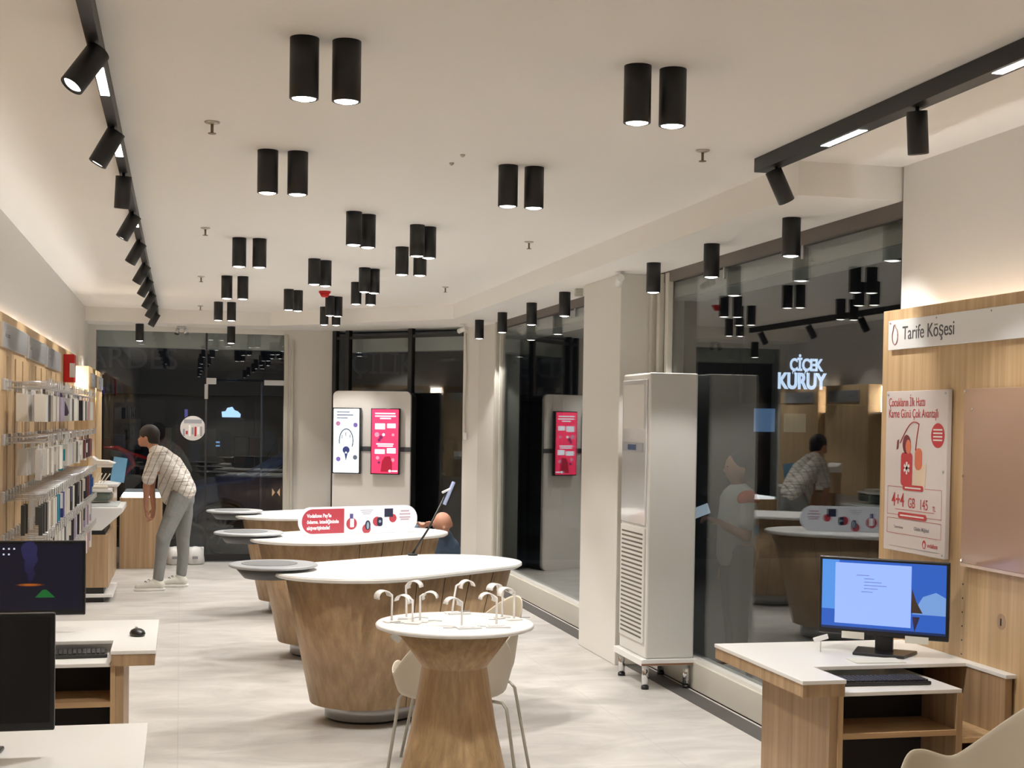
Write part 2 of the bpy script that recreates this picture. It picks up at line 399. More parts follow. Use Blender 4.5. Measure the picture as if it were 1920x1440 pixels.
sl = [4.42, 5.66, 6.72, 7.97, 9.23, 10.58, 11.68, 12.99, 14.2, 15.5]
ww = ['nearest the camera, its lit lens showing', 'second', 'third, hanging straight down', 'fourth', 'fifth', 'sixth', 'seventh', 'eighth', 'ninth', 'farthest']
for k, y in enumerate(sl):
    make_spot((-.265, y, ZC - .06), (-.55, 0, -1) if k not in (0, 2) else ((-.62, -.38, -1) if k == 0 else (-.05, .12, -1)), 'black spotlight on the left ceiling track, %s' % ww[k], 'spotlights on the left track')
for k, (y, dr) in enumerate(((5.66, (.5, .1, -.9)), (4.47, (.12, .1, -1)), (2.9, (.4, 0, -1)))):
    make_spot((2.47, y, ZC - .06), dr, 'black spotlight on the right ceiling track, %s' % ['tilted, at its far end', 'hanging nearly straight', 'beyond the frame'][k], 'spotlights on the right track')
spot_lamp('bulb', None, (-.265, 2.8, ZC - .2), TRACK_W, 75, .5, .025, (-.6, 0, -1))

# sprinklers, alarms and cameras
def make_sprinkler():
    t = thing('sprinkler', 'x', 'sprinkler')
    MB().lathe([(.030, 0), (.030, -.004), (.012, -.010)], n=20).build('rose', mat('brass_white', (.5, .46, .4), .35, .4), t)
    MB().cyl((0, 0, -.008), (0, 0, -.045), .006, n=8).lathe([(.016, -.045), (.016, -.048)], n=14).build('nozzle', mat('brass', (.28, .22, .15), .35, .7), t)
    return t
sp = make_sprinkler(); spl = [((.11, 5.75), 'left, nearest'), ((.137, 8.96), 'left, second'), ((.153, 12.04), 'left, third'), ((.19, 15.2), 'left, farthest'), ((2.185, 8.92), 'right, second'), ((2.236, 12.17), 'right, farthest'), ((2.154, 5.71), 'right, nearest the track')]
for k, ((x, y), wd) in enumerate(spl):
    o = sp if k == 0 else dup(sp)
    o.location = (x, y, ZC); o['label'] = 'small brass ceiling sprinkler, %s of its row' % wd; o['group'] = 'ceiling sprinklers'
t = thing('smoke_alarm', 'round red fire alarm sounder on the far ceiling behind the lamps', 'alarm', (1.27, 13.0, ZC))
MB().lathe([(.055, 0), (.055, -.018)], n=24).build('base', RED, t); MB().lathe([(.048, -.018), (.035, -.045), (.028, -.055)], n=24).build('sounder', RED, t)
def make_camera(loc, rz, label):
    t = thing('security_camera', label, 'camera', loc, rz)
    MB().lathe([(.032, 0), (.032, -.008)], n=18).cyl((0, 0, 0), (0, 0, -.05), .010, n=10).build('bracket', WHITE, t)
    MB().cyl((0, -.05, -.045), (0, .07, -.075), .026, n=16).build('body', WHITE, t); MB().cyl((0, .069, -.075), (0, .075, -.0765), .02, n=14).build('lens', BLACK_P, t)
make_camera((2.86, 9.1, ZS), R(-10), 'white security camera on top of the near pillar')
make_camera((2.87, 14.55, ZS), R(30), 'white security camera at the top of the far corner column')
t = thing('sensor', 'small yellowed motion sensor hanging under the soffit by the far side window', 'sensor', (2.93, 10.35, ZS)); MB().box(-.03, .03, -.02, .02, -.06, 0).build('body', CREAM, t, .006)
t = thing('emergency_light', 'small twin head emergency light over the street window', 'light', (0.0, 16.3, ZS))
MB().box(-.05, .05, -.02, .02, -.03, 0).build('bracket', STEEL, t, .004)
for sx in (-1, 1): MB().cyl((sx * .04, 0, -.03), (sx * .055, -.03, -.09), .02, .028, n=14).build('lamp_head', CHROME, t)
t = thing('wall_cable', 'thin white cable hanging down the corner column with a small switch', 'cable', (2.98, 14.96, 0))
MB().tube([(0, -.012, 2.6), (.01, -.014, 2.2), (-.004, -.012, 1.8), (.004, -.014, 1.52)], .006).build('cord', CREAM, t)
MB().box(-.02, .02, -.03, -.005, 1.45, 1.53).build('switch', WHITE, t, .004)

for k, (x, y) in enumerate(((1.193, 6.12), (1.184, 6.33))):
    tag(MB().lathe([(.012, 0), (.010, -.006), (.004, -.012)], (x, y, ZC), 12).build('ceiling_anchor', mat('brass_white')), 'tiny white ceiling anchor between the lamp columns, %s of the two' % ['nearer', 'farther'][k], 'fitting')
tag(MB().lathe([(.006, 0), (.008, .003), (.004, .007)], (1.33, 5.85, 0), 8).build('crumb', BLACK_P), 'tiny black crumb lying on the floor right of the round table', 'crumb')
# ================================================================== OUTSIDE
DARKF = mat('night_facade', (.045, .045, .05), .8)
struct(B(-12, 26, FY + .1, 45, -.18, -.12).build('floor_street', mat('asphalt', (.05, .05, .055), .8)))
struct(B(3.12, 26, -6, FY + .1, -.10, -.02).build('floor_pavement', mat('pavement', (.16, .155, .15), .8)))
t = bld = thing('opposite_building', 'dark building across the street with large faint sign letters', 'building', (2, 28, -.12))
MB().box(-14, 14, 0, 4, 0, 9).build('wall', DARKF, t)
MB().box(-7, 9, -.25, 0, 2.2, 3.45).build('sign_board', mat('sign_board', (.035, .035, .042), .6), t)
FM = frame_mtx((-5.35, -.26, 2.62), (1, 0, 0), (0, 0, 1))
text_mesh('sign_letters', 'ARDES', .58, mat('letter_grey', (.09, .09, .11), .5, emit=(.5, .5, .6), es=.012), t, frame_mtx((-3.75, -.27, 2.68), (1, 0, 0), (0, 0, 1)), ext=.02, sx=.98)
text_mesh('sign_letters', 'ÇİLİK', .58, mat('letter_grey'), t, frame_mtx((1.25, -.27, 2.68), (1, 0, 0), (0, 0, 1)), ext=.02, sx=.80)
for k in range(7):
    x = -3.6 + k * 1.5
    f = MB().box(x, x + 1.3, -.06, -.01, .3, 2.1).build('shop_window', mat('dim_shop', (.05, .045, .045), .3), t)
sm = [mat('s%d' % i, c, .5) for i, c in enumerate([(.12, .02, .02), (.05, .07, .12), (.12, .11, .10), (.03, .03, .05), (.10, .05, .03)])]
for k in range(16):
    x = -3.5 + k * .28; h = random.uniform(.35, .7)
    MB().box(x, x + .2, -.3, -.1, .9 + (k % 3) * .12, .9 + (k % 3) * .12 + h).build('shop_display', sm[k % 5], t)
def bpart(name, box, col, es):
    MB().box(*box).build(name, mat('glow_%s_%d' % (name, int(box[0] * 100)), tuple(c * .1 for c in col), .5, emit=col, es=es), bld, .008)
FZ = .12
cp = [(x, z) for x, z in [(-.16, 0), (.16, 0), (.17, .06), (.12, .11), (.06, .13), (.02, .19), (-.07, .17), (-.10, .11), (-.17, .10)]]
o = MB().prism([(x * 1.07 - 1.05, z * 1.07 + 1.66 + FZ) for x, z in cp], .07, .10).build('window_sign', mat('ice', (.5, .8, 1), .5, emit=(.45, .7, 1), es=1.6), bld); o.data.transform(Matrix.Rotation(R(90), 4, 'X'))
bpart('light_bar', (-1.55, -1.16, -.09, -.06, 1.16 + FZ, 1.19 + FZ), (.25, .5, .9), .8)
bpart('light_bar', (-1.50, -1.22, -.09, -.06, 1.09 + FZ, 1.12 + FZ), (.25, .5, .9), .8)
bpart('neon_strip', (-1.93, -1.87, -.09, -.06, 1.4 + FZ, 1.8 + FZ), (.3, .25, .9), .4)
bpart('neon_strip', (-3.85, -3.4, -.34, -.30, 2.06 + FZ, 2.2 + FZ), (.2, .12, .7), .12)

# fill lamps added to brighten the dark street and passer-by, out of frame
def added_fill_lamp(x, y, e, col, label):
    t = thing('added_fill_lamp', label, 'fill lamp', (x, y, -.1))
    MB().cyl((0, 0, 0), (0, 0, 4.6), .05, .035, 12).build('pole', BLACK, t); MB().box(-.12, .12, -.3, .1, 4.6, 4.68).build('head', BLACK, t, .01)
    MB().box(-.09, .09, -.27, .0, 4.585, 4.6).build('lens', mat('fill_lamp_lens', (1, 1, 1), .4, emit=col, es=6), t)
    l = bpy.data.lights.new('bulb', 'POINT'); l.energy = e; l.color = col; l.shadow_soft_size = .15; o = bpy.data.objects.new('bulb', l); COL.objects.link(o); o.parent = t; o.location = (0, -.1, 4.45)
added_fill_lamp(-2.6, 18.0, 330, (.75, .85, 1), 'added fill lamp beside the shop front, beyond the left edge of view')
added_fill_lamp(6.0, 9.5, 14, (.9, .9, 1), 'added fill lamp on the side pavement, hidden from the shop')

# parked car
def car():
    t = thing('parked_car', 'dark blue parked car seen through the glass door', 'car', (.55, 19.6, -.12))
    paint = mat('car_paint', (.03, .06, .16), .3, .1, coat=.6)
    prof = [(-.85, .30), (-.92, .55), (-.80, .78), (-.1, .93), (.35, 1.0), (1.05, 1.42), (2.2, 1.48), (2.9, 1.40), (3.35, 1.05), (3.4, .45), (3.3, .28)]
    def arch(cx): return [(cx + .40, .28), (cx + .36, .45), (cx + .2, .62), (cx, .68), (cx - .2, .62), (cx - .36, .45), (cx - .40, .28)]
    poly = prof + arch(2.55) + arch(0)
    m = MB().prism(poly, -.82, .82); o = m.build('car_body', paint, t, .05); o.data.transform(Matrix.Rotation(R(90), 4, 'X'))
    for yy in (-.835, .825):
        g = MB().prism([(.55, 1.02), (1.15, 1.38), (1.7, 1.42), (1.7, 1.03)], 0, .012).build('side_window', mat('car_glass', (.01, .012, .015), .05, coat=1), t); g.data.transform(Matrix.Translation((0, yy + .012 if yy < 0 else yy, 0)) @ Matrix.Rotation(R(90), 4, 'X'))
        g = MB().prism([(1.78, 1.03), (1.78, 1.42), (2.3, 1.42), (2.9, 1.05)], 0, .012).build('side_window', mat('car_glass'), t); g.data.transform(Matrix.Translation((0, yy + .012 if yy < 0 else yy, 0)) @ Matrix.Rotation(R(90), 4, 'X'))
    for cx in (0, 2.55):
        for cy in (-.74, .74):
            wl = MB().cyl((cx, cy - .1, .32), (cx, cy + .1, .32), .32, n=32).build('wheel', mat('tyre', (.008, .008, .008), .7), t, .02)
            sg = -1 if cy < 0 else 1
            m = MB().cyl((cx, cy + sg * .09, .32), (cx, cy + sg * .108, .32), .05, n=14)
            for a in range(10):
                an = a * PI / 5; m.obox((cx + .12 * math.cos(an), cy + sg * .102, .32 + .12 * math.sin(an)), (.09, .008, .014), Matrix.Rotation(-an, 3, 'Y'))
            m.build('rim', mat('rim_grey', (.12, .13, .15), .3, .6), wl)
    MB().box(-.93, -.7, -.8, -.5, .62, .75).build('headlamp', mat('lamp_glass', (.2, .22, .25), .1), t, .02)
    return t
car()
# scooter parked beyond the left window
t = thing('scooter', 'red scooter parked outside the left street window', 'scooter', (-.95, 17.6, -.12))
rp = mat('scooter_red', srgb(190, 20, 25), .25, coat=.6)
MB().tube([(.0, 0, .45), (-.1, 0, .1)], .05, 10).build('front_fork', BLACK_P, t)
MB().tube([(.05, 0, 1.39), (.22, 0, 1.385), (.35, 0, 1.31), (.40, 0, 1.19), (.32, 0, 1.10), (.20, 0, 1.0), (.15, 0, .82), (.02, 0, .45)], [.012, .03, .045, .036, .032, .036, .045, .05], 10).build('front_fairing', rp, t)
MB().tube([(.34, 0, 1.32), (.5, .02, 1.28), (.64, .03, 1.24)], [.028, .022, .018], 8).build('handlebar', rp, t)
MB().box(-.1, .9, -.1, .1, .3, .45).build('floorboard', BLACK_P, t, .02); MB().box(.5, 1.1, -.13, .13, .45, .78).build('seat', BLACK_P, t, .05)
for cx in (-.12, 1.05): MB().lathe([(.22, -.05), (.25, -.02), (.25, .02), (.22, .05)], (cx, 0, .25), 24, Matrix.Rotation(R(90), 3, 'X')).build('wheel', mat('tyre'), t)
# lit shop beyond the side window
t = thing('flower_shop', 'dark shop front beyond the side window with glowing white sign letters', 'building', (9.6, 20.5, -.1))
MB().box(-3.2, 5, 0, 3, 0, 7).build('wall', DARKF, t)
MB().box(-1.2, 1.6, -.12, 0, 2.1, 3.2).build('sign_board', mat('sign_board'), t)
GL = mat('sign_glow', (.8, .9, 1), .5, emit=(.6, .75, 1), es=1.5)
text_mesh('sign_letters', 'KURUY', .34, GL, t, frame_mtx((-.62, -.13, 2.34), (1, 0, 0), (0, 0, 1)), ext=.01, bold=.012, sx=.72)
text_mesh('sign_letters', 'ÇİÇEK', .26, GL, t, frame_mtx((-.42, -.13, 2.62), (1, 0, 0), (0, 0, 1)), ext=.01, bold=.008, sx=.7)
t2 = MB().box(-.95, -.62, -.06, -.01, 1.66, 2.02).build('lit_window', mat('blue_window', (.3, .5, .8), .5, emit=(.25, .45, .8), es=.35), t)
MB().box(-.45, -.1, -.06, -.01, 1.66, 1.95).build('lit_window', mat('green_window', (.3, .4, .35), .5, emit=(.3, .4, .35), es=.12), t)

# ================================================================== LEFT WALL: panels, plates, racks
def wood_panel(name, label, x0, x1, y0, y1, z0, z1, strip=None, m=OAK_L):
    t = thing(name, label, 'wall panel', (x0 if x0 > 0 else x1, (y0 + y1) / 2, z0))
    ox, oy, oz = t.location
    MB().box(x0 - ox, x1 - ox, y0 - oy, y1 - oy, 0, z1 - oz).build('board', m, t, .003)
    if strip: MB().box(strip[0] - ox, strip[1] - ox, y0 + .02 - oy, y1 - .02 - oy, strip[2] - oz, strip[3] - oz).build('led_strip', LED_UP, t)
    return t
SIL = mat('silver_plate', (.55, .55, .56), .3, .6)
wood_panel('wall_panelling', 'long oak wall panel behind the hanging accessories', -.985, -.965, 2.0, 13.0, .35, 2.216, (-1.009, -.997, 2.170, 2.176))
wood_panel('wall_panelling', 'narrow oak wall panel end beside the red box', -.985, -.965, 13.02, 13.75, .35, 2.216, (-1.009, -.997, 2.170, 2.176))
def plate(y0, y1, z0, z1, x, label, txt):
    t = thing('sign_plate', label, 'sign', (x, y0, z0), 0, 'silver plates')
    MB().box(0, .018, 0, y1 - y0, 0, z1 - z0).build('plate', SIL, t, .003)
    M = frame_mtx((.0185, (y1 - y0) * .94, (z1 - z0) * .42), (0, -1, 0), (0, 0, 1)); 
    o = text_mesh('lettering', txt, .045, mat('plate_grey', (.22, .22, .23), .5), t, frame_mtx((.0185, (y1 - y0) * .06, (z1 - z0) * .42), (0, 1, 0), (0, 0, 1)), sx=1.4); plabel(o, 'grey lettering')
plate(8.17, 9.42, 2.02, 2.16, -.965, 'silver sign plate at the left edge, nearest of the three', 'Aksesuar')
plate(9.50, 10.74, 2.01, 2.155, -.965, 'silver sign plate in the middle of the three on the long panel', 'Kılıf')
plate(10.80, 12.0, 2.0, 2.15, -.965, 'silver sign plate farthest of the three, before the red box', 'Kulaklık')
t = thing('alarm_box', 'upright red box with a white label on the left wall panel', 'box', (-.965, 12.45, 1.93))
MB().box(0, .085, 0, .22, 0, .235).build('case', RED, t, .004); MB().box(.05, .0865, -.0015, .1, .04, .16).build('white_label', WHITE, t)
# deeper panels at the far end
for y0, y1, lab in ((13.95, 15.0, 'nearer of the two deep oak panels at the far left end'), (15.18, 16.25, 'farther of the two deep oak panels at the far left end')):
    wood_panel('wall_cabinet', lab, LX, -.85, y0, y1, .9, 2.12)
plate(14.15, 14.9, 1.93, 2.06, -.85, 'silver sign plate on the nearer deep oak panel', 'Telefon')
plate(15.28, 16.1, 1.93, 2.06, -.85, 'silver sign plate on the farther deep oak panel', 'Tablet')
for k, (y0, y1) in enumerate(((13.76, 13.94), (15.01, 15.17))):
    t = thing('lit_shelf', 'glowing shelf in the gap %s' % ['before the nearer deep panel', 'between the two deep panels'][k], 'shelf', (LX, y0, 1.80))
    MB().box(0, .12, 0, y1 - y0, 0, .015).build('board', WHITE, t); MB().box(.01, .02, .01, y1 - y0 - .01, .02, .3).build('led_strip', LED, t)

# hooks
CLIP = mat('clip_white', (.52, .51, .50), .35)
def make_hook():
    t = thing('display_hook', 'x', 'hook')
    MB().tube([(0, 0, 0), (.10, 0, .002), (.225, 0, .006), (.24, 0, .03)], .003, 6).tube([(0, 0, .03), (.12, 0, .034), (.25, 0, .04)], .0022, 6).build('rod', STEEL, t)
    MB().box(-.002, .018, -.018, .018, -.016, .050).build('clip', CLIP, t, .004)
    MB().box(.245, .250, -.022, .022, .006, .055).build('price_tag', CLIP, t, .001)
    return t
hk = make_hook()
ROWS = [(1.80, 'top'), (1.49, 'second'), (1.17, 'third'), (.93, 'fourth'), (.70, 'lowest')]
def pack_mesh(kind):
    m = MB()
    w, h, th = {'big': (.12, .155, .06), 'box': (.085, .15, .05), 'slim': (.06, .17, .022), 'tiny': (.05, .10, .03), 'blister': (.09, .17, .03)}[kind]
    m.box(-th / 2, th / 2, -w / 2, w / 2, -h - .03, -.03)
    m.box(-.001, .001, -w / 3, w / 3, -.031, .002)
    if kind == 'blister': m.box(th / 2, th / 2 + .012, -w / 3, w / 3, -h * .8, -h * .35)
    return m
PKM = {}
def pack(kind, color, cname, loc, label, group, rz=0):
    key = (kind, cname)
    if key not in PKM:
        o = pack_mesh(kind).build('accessory_pack', mat('pack_' + cname, color, .4), None, .003); PKM[key] = o; first_use = True
    else: o = PKM[key].copy(); COL.objects.link(o)
    o.location = loc; o.rotation_euler = (0, 0, rz); tag(o, label, 'package', group); return o
C_W = (.72, .69, .64); C_W2 = (.62, .62, .62); C_K = (.02, .018, .02); C_P = (.03, .02, .03); C_G = (.06, .065, .065)
cols = {'white': C_W, 'pale_grey': C_W2, 'black': C_K, 'charcoal': C_G, 'maroon': (.13, .03, .04), 'navy': (.03, .03, .20), 'lilac': (.38, .33, .45), 'teal': (.0, .19, .24), 'blue': (.03, .10, .30), 'cyan': (.02, .25, .38), 'pink': (.45, .28, .28)}
plan = {0: ['white', 'black', 'white', 'white', 'lilac', 'black', 'pale_grey', 'black', 'white', 'pale_grey', 'black', 'white', 'charcoal', 'pink', 'white', 'black'],
        1: ['white', 'white', 'white', 'lilac', 'white', 'teal', 'white', 'pale_grey', 'white', 'charcoal', 'white', 'pale_grey', 'maroon', 'black', 'maroon', 'white'],
        2: ['charcoal', 'charcoal', 'white', 'white', 'cyan', 'navy', 'white', 'navy', 'charcoal', 'black', 'charcoal', 'black', 'white', 'black', 'maroon', 'blue'],
        3: ['white', 'white', 'pale_grey', 'black', 'white', 'pale_grey', 'black', 'white', 'black', 'lilac', 'black', 'maroon', 'black', 'lilac', 'maroon', 'lilac'],
        4: ['black', 'white', 'lilac', 'black', 'white', 'lilac', 'maroon', 'pink', 'black', 'lilac', 'black', 'pink', 'lilac', 'lilac', 'pink', 'lilac']}
npk = 0; nh = 0
for r, (z, rn) in enumerate(ROWS):
    n = 32
    for k in range(n):
        y = 8.27 + k * .15
        if r == 4 and k < 12: continue
        if r < 2 and k % 4 == 3: continue
        if nh == 0: o = hk
        else: o = dup(hk)
        nh += 1
        o.location = (-.965, y, z); o['label'] = 'metal hook with white clip and price tag in the %s row of the accessory wall' % rn; o['group'] = 'hooks of the %s row' % rn
        cn = plan[r][(k * 16 // n)]
        if random.random() < .18 and cn not in ('teal', 'blue', 'cyan'): cn = random.choice(['white', 'pale_grey'])
        kind = ['big', 'box', 'slim', 'slim', 'slim'][r] if k % 5 else ['box', 'blister', 'tiny', 'tiny', 'tiny'][r]
        if cn in ('teal', 'blue'): kind = 'blister'
        if r == 0 and k == 10: continue
        for q, dx in enumerate((.195, .10)):
            if q and (npk > 285 or (k % 3 == 0)): continue
            npk += 1
            c = cn if q == 0 else random.choice(['white', cn, 'pale_grey'])
            pack(kind, cols[c], c, (-.965 + dx, y, z - .004), '%s accessory pack hanging in the %s hook row' % (c.replace('_', ' '), rn), '%s packs in the %s hook row' % (c.replace('_', ' '), rn), random.uniform(-.12, .12))
t = thing('drawstring_pouch', 'dark purple cloth pouch hanging from the top hook row', 'pouch', (-.775, 9.77, 1.797))
MB().lathe([(.008, 0), (.014, -.02), (.045, -.09), (.055, -.13), (.045, -.15)], n=14).build('bag', mat('pouch_cloth', (.035, .025, .045), .9), t)
# slatted light uprights between the boards
t = thing('panel_upright', 'x', 'upright'); MB().box(0, .006, -.02, .02, .4, 1.98).build('batten', mat('pale_batten', (.5, .37, .22), .5), t)
for k in range(12):
    o = t if k == 0 else dup(t)
    o.location = (-.965, 8.5 + k * .4, 0); o['label'] = 'pale vertical slot strip between the hooks of the accessory wall'; o['group'] = 'slot strips of the accessory wall'

# ---- cabinets at the far left
t = thing('display_cabinet', 'low oak cabinet with a thick white top at the far end of the accessory wall', 'cabinet', (-.962, 12.95, 0))
MB().box(.0, .35, .02, .9, .13, .60).build('body', OAK, t, .004)
MB().box(.0, .31, .04, .88, .075, .13).build('plinth', BLACK, t); MB().box(.0, .39, 0, .92, .045, .075).build('base_trim', WHITE, t, .004)
MB().box(.0, .31, .03, .9, 0, .045).build('foot_board', BLACK, t)
MB().box(.0, .32, .02, .9, .60, .635).build('shadow_gap', BLACK, t)
pf = [(.0, .635), (.29, .635), (.47, .80), (.47, .84), (.0, .84)]
o = MB().prism(pf, 0, .9).build('white_top', WHITE, t, .006); o.data.transform(Matrix.Translation((0, .92, 0)) @ Matrix.Rotation(R(90), 4, 'X'))
MB().box(.03, .42, .1, .8, .84, .855).build('tray', mat('pale_tray', (.6, .63, .62), .3), t, .004)
t = thing('printer', 'boxy white printer with a mesh basket on the white cabinet top', 'printer', (-.88, 13.35, .855))
MB().box(0, .26, 0, .35, .02, .10).build('basket', mat('mesh_basket', (.13, .16, .14), .6), t, .02)
MB().box(-.01, .27, -.01, .36, .10, .125).build('lid_tray', WHITE, t, .006); MB().prism([(.0, .0), (.24, .02), (.22, .3), (.0, .3)], .125, .15).build('paper_pile', mat('paper', (.7, .68, .6), .8), t)
MB().tube([(.275, .05, .11), (.29, .03, .08), (.28, .05, .02), (.30, .08, .01)], .005, 6).build('cable', CREAM, t)
t = thing('side_counter', 'tall oak counter block with a pale top behind the white cabinet', 'counter', (LX + .01, 15.0, 0))
MB().box(0, .34, 0, .75, 0, .925).build('body', OAK, t, .004); MB().box(0, .38, -.03, .78, .925, .955).build('top', WHITE, t, .004)
t = thing('low_counter', 'plain oak counter front with a brightly lit top, left of the glass door', 'counter', (-.635, 15.80, 0))
MB().box(0, .445, 0, .6, 0, .77).build('body', OAK, t, .004)
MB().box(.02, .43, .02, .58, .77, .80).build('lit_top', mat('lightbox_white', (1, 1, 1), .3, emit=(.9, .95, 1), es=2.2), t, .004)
t = thing('laptop_stand', 'white device with curved lid on a bracket over the oak counter', 'device', (-.90, 14.55, 1.16))
MB().prism([(0, 0), (.23, 0), (.27, .02), (.2, .045), (.1, .05), (.03, .10), (0, .10)], 0, .3).build('case', WHITE, t, .006).data.transform(Matrix.Translation((0, .3, 0)) @ Matrix.Rotation(R(90), 4, 'X'))
MB().box(.0, .24, 0, .3, -.02, 0).build('shelf', WHITE, t, .003); MB().box(-.1, .01, .02, .26, -.22, .1).build('bracket', BLACK, t)
t = thing('blue_card', 'leaning light blue cardboard display sheet on the oak counter', 'display card', (-.71, 15.45, .955))
q = Matrix.Rotation(R(8), 3, 'Y')
MB().obox((.08, 0, .13), (.07, .005, .13), q).build('sheet', mat('card_blue', srgb(110, 165, 205), .6), t)
t = thing('leaflets', 'tilted stack of white leaflets on the oak counter', 'papers', (-.88, 15.05, .955))
for k in range(4): MB().obox((.04 + k * .035, .02, .055), (.004, .06, .055), Matrix.Rotation(R(18 + k * 6), 3, 'Y')).build('leaflet', mat('paper'), t)
for k, x in enumerate((-.05, .17)):
    t = thing('plastic_bag', 'white plastic bag on the floor under the street window, %s of the two' % ['left', 'right'][k], 'bag', (x, 16.24, 0))
    m = MB().lathe([(.085, 0), (.10, .02), (.102, .09), (.09, .15), (.06, .185), (.02, .2)], n=18); m.v = [(a * (1 + .08 * math.sin(9 * a + 30 * c)), b + .01 * math.sin(30 * a), c) for a, b, c in m.v]
    m.build('sack', mat('bag_white', (.72, .71, .70), .45), t)
    MB().box(-.03, .03, -.125, -.119, .07, .10).build('printed_mark', mat('print_grey', (.3, .3, .32), .6), t)
# round window sticker
t = thing('window_sticker', 'round white poster sticker on the street window left of the door', 'sticker', (.135, FY - .006, 1.525))
M = frame_mtx((0, 0, 0), (1, 0, 0), (0, 0, 1))
flat('disc', M, circ(0, 0, .150, 36), BLACK_P, t, 0, .002); flat('print_area', M, circ(0, 0, .140, 36), mat('sticker_pale', (.6, .57, .55), .5), t, .002, .003)
flat('text_band', M, rect(-.10, .10, .055, .10), mat('print_grey'), t, .003, .004)
for k in range(7):
    h = random.uniform(.05, .14); flat('printed_figure', M, rect(-.11 + k * .032, -.088 + k * .032, -.09 + .02 * (k % 2), -.09 + h), [mat('print_grey'), mat('print_red', srgb(170, 40, 50), .5), WHITE][k % 3], t, .003, .004)

# ================================================================== DISPLAY UNIT WITH TWO SCREENS
ang = R(25)
t = thing('display_unit', 'tall white rounded display unit with black sides carrying two advertising screens', 'display stand', (1.625, 15.56, 0), -ang)
W_, H_ = .885, 1.965
o = MB().prism(rrect(0, W_, 0, H_, .06), 0, .04).build('front_panel', mat('panel_grey_white', (.66, .63, .60), .4), t, .003); o.data.transform(Matrix.Translation((0, .04, 0)) @ Matrix.Rotation(R(90), 4, 'X'))
o = MB().prism(rrect(.005, W_ - .005, 0, H_ - .01, .06), 0, .22).build('black_body', BLACK, t, .01); o.data.transform(Matrix.Translation((0, .262, 0)) @ Matrix.Rotation(R(90), 4, 'X'))
MB().box(0, W_ + .01, -.012, .002, 1.31, 1.36).build('mounting_rail', mat('rail_grey', (.05, .05, .06), .4), t)
def screen(x, z, w, h, label, col, es, deco):
    lx = Matrix.Rotation(-ang, 3, 'Z'); p = lx @ Vector((x, -.06, z)) + Vector((1.625, 15.56, 0))
    s = thing('advertising_screen', label, 'screen', p, -ang)
    MB().box(0, w, 0, .046, 0, h).build('bezel', BLACK_P, s, .004)
    M = frame_mtx((0, -.001, 0), (1, 0, 0), (0, 0, 1))
    flat('display', M, rrect(.012, w - .012, .012, h - .012, .008), mat('screen_' + label[:8], col, .3, emit=col, es=es), s, 0, .002)
    deco(s, M, w, h)
def E_(name, col, es): return mat(name, tuple(c * .12 for c in col), .3, emit=col, es=es)
def deco_white(s, M, w, h):
    g = E_('scr_grey', (.22, .25, .32), .6); p = E_('scr_purple', (.3, .2, .6), .7); n = E_('scr_navy', (.08, .1, .35), .5)
    for k, (a, b) in enumerate(((.15, .62), (.15, .75), (.15, .55))): flat('text_line', M, rect(w * a, w * b, h * (.925 - k * .045), h * (.943 - k * .045)), g, s, .002, .003)
    arc = [(w * .5 + w * .27 * math.cos(a), h * .50 + h * .19 * math.sin(a)) for a in [R(-30 + i * 15) for i in range(16)]]
    arc2 = [(w * .5 + w * .225 * math.cos(a), h * .50 + h * .168 * math.sin(a)) for a in [R(-30 + i * 15) for i in range(16)]]
    flat('drawn_figure', M, arc + arc2[::-1], g, s, .002, .003)
    flat('drawn_figure', M, circ(w * .5, h * .36, w * .13, 16), n, s, .002, .003); flat('drawn_figure', M, [(w * .42, h * .35), (w * .5, h * .19), (w * .58, h * .35)], n, s, .003, .004); flat('drawn_figure', M, circ(w * .5, h * .32, w * .035, 12), E_('scr_white', (.9, .95, 1), 1.2), s, .004, .005)
    for x, y, c in ((.2, .76, E_('scr_pink', (.7, .3, .5), .7)), (.83, .74, p), (.22, .22, p), (.83, .25, g)): flat('drawn_icon', M, circ(w * x, h * y, w * .085, 14), c, s, .002, .003)
    for x, y in ((.47, .57), (.62, .54), (.33, .53)): flat('drawn_figure', M, rect(w * x, w * (x + .03), h * y, h * (y + .06)), g, s, .002, .003)
def deco_red(s, M, w, h):
    wt = E_('scr_white', (.9, .95, 1), 1.2); dk = E_('scr_dark', (.4, .05, .2), .6); pk = E_('scr_pk', (.9, .45, .6), .8)
    for a, b, y in ((.15, .85, .91), (.15, .87, .87), (.32, .7, .835), (.2, .8, .45), (.25, .78, .42)): flat('text_line', M, rect(w * a, w * b, h * y, h * (y + .02)), wt, s, .002, .003)
    for x0, x1, y0, y1 in ((.15, .5, .68, .77), (.57, .87, .70, .77), (.15, .5, .31, .38), (.57, .88, .32, .40)): flat('speech_box', M, rrect(w * x0, w * x1, h * y0, h * y1, .006), wt, s, .002, .003)
    for x, y, r, c in ((.22, .6, .08, pk), (.36, .56, .07, dk), (.45, .6, .05, wt), (.3, .52, .06, dk), (.25, .25, .06, pk), (.3, .18, .05, dk), (.78, .6, .05, pk), (.78, .22, .06, pk)): flat('drawn_figure', M, circ(w * x, h * y, w * r, 14), c, s, .002, .003)
    flat('drawn_figure', M, [(w * .36, h * .04), (w * .76, h * .04), (w * .76, h * .2), (w * .68, h * .28), (w * .5, h * .27), (w * .4, h * .2)], E_('scr_deepred', (.6, .02, .06), .7), s, .002, .003)
    flat('logo', M, circ(w * .68, h * .055, w * .045, 14), wt, s, .003, .004); flat('text_line', M, rect(w * .74, w * .95, h * .045, h * .065), wt, s, .003, .004)
screen(.02, 1.06, .315, .72, 'white advertising screen on the left of the display unit', (.82, .93, 1.0), 1.15, deco_white)
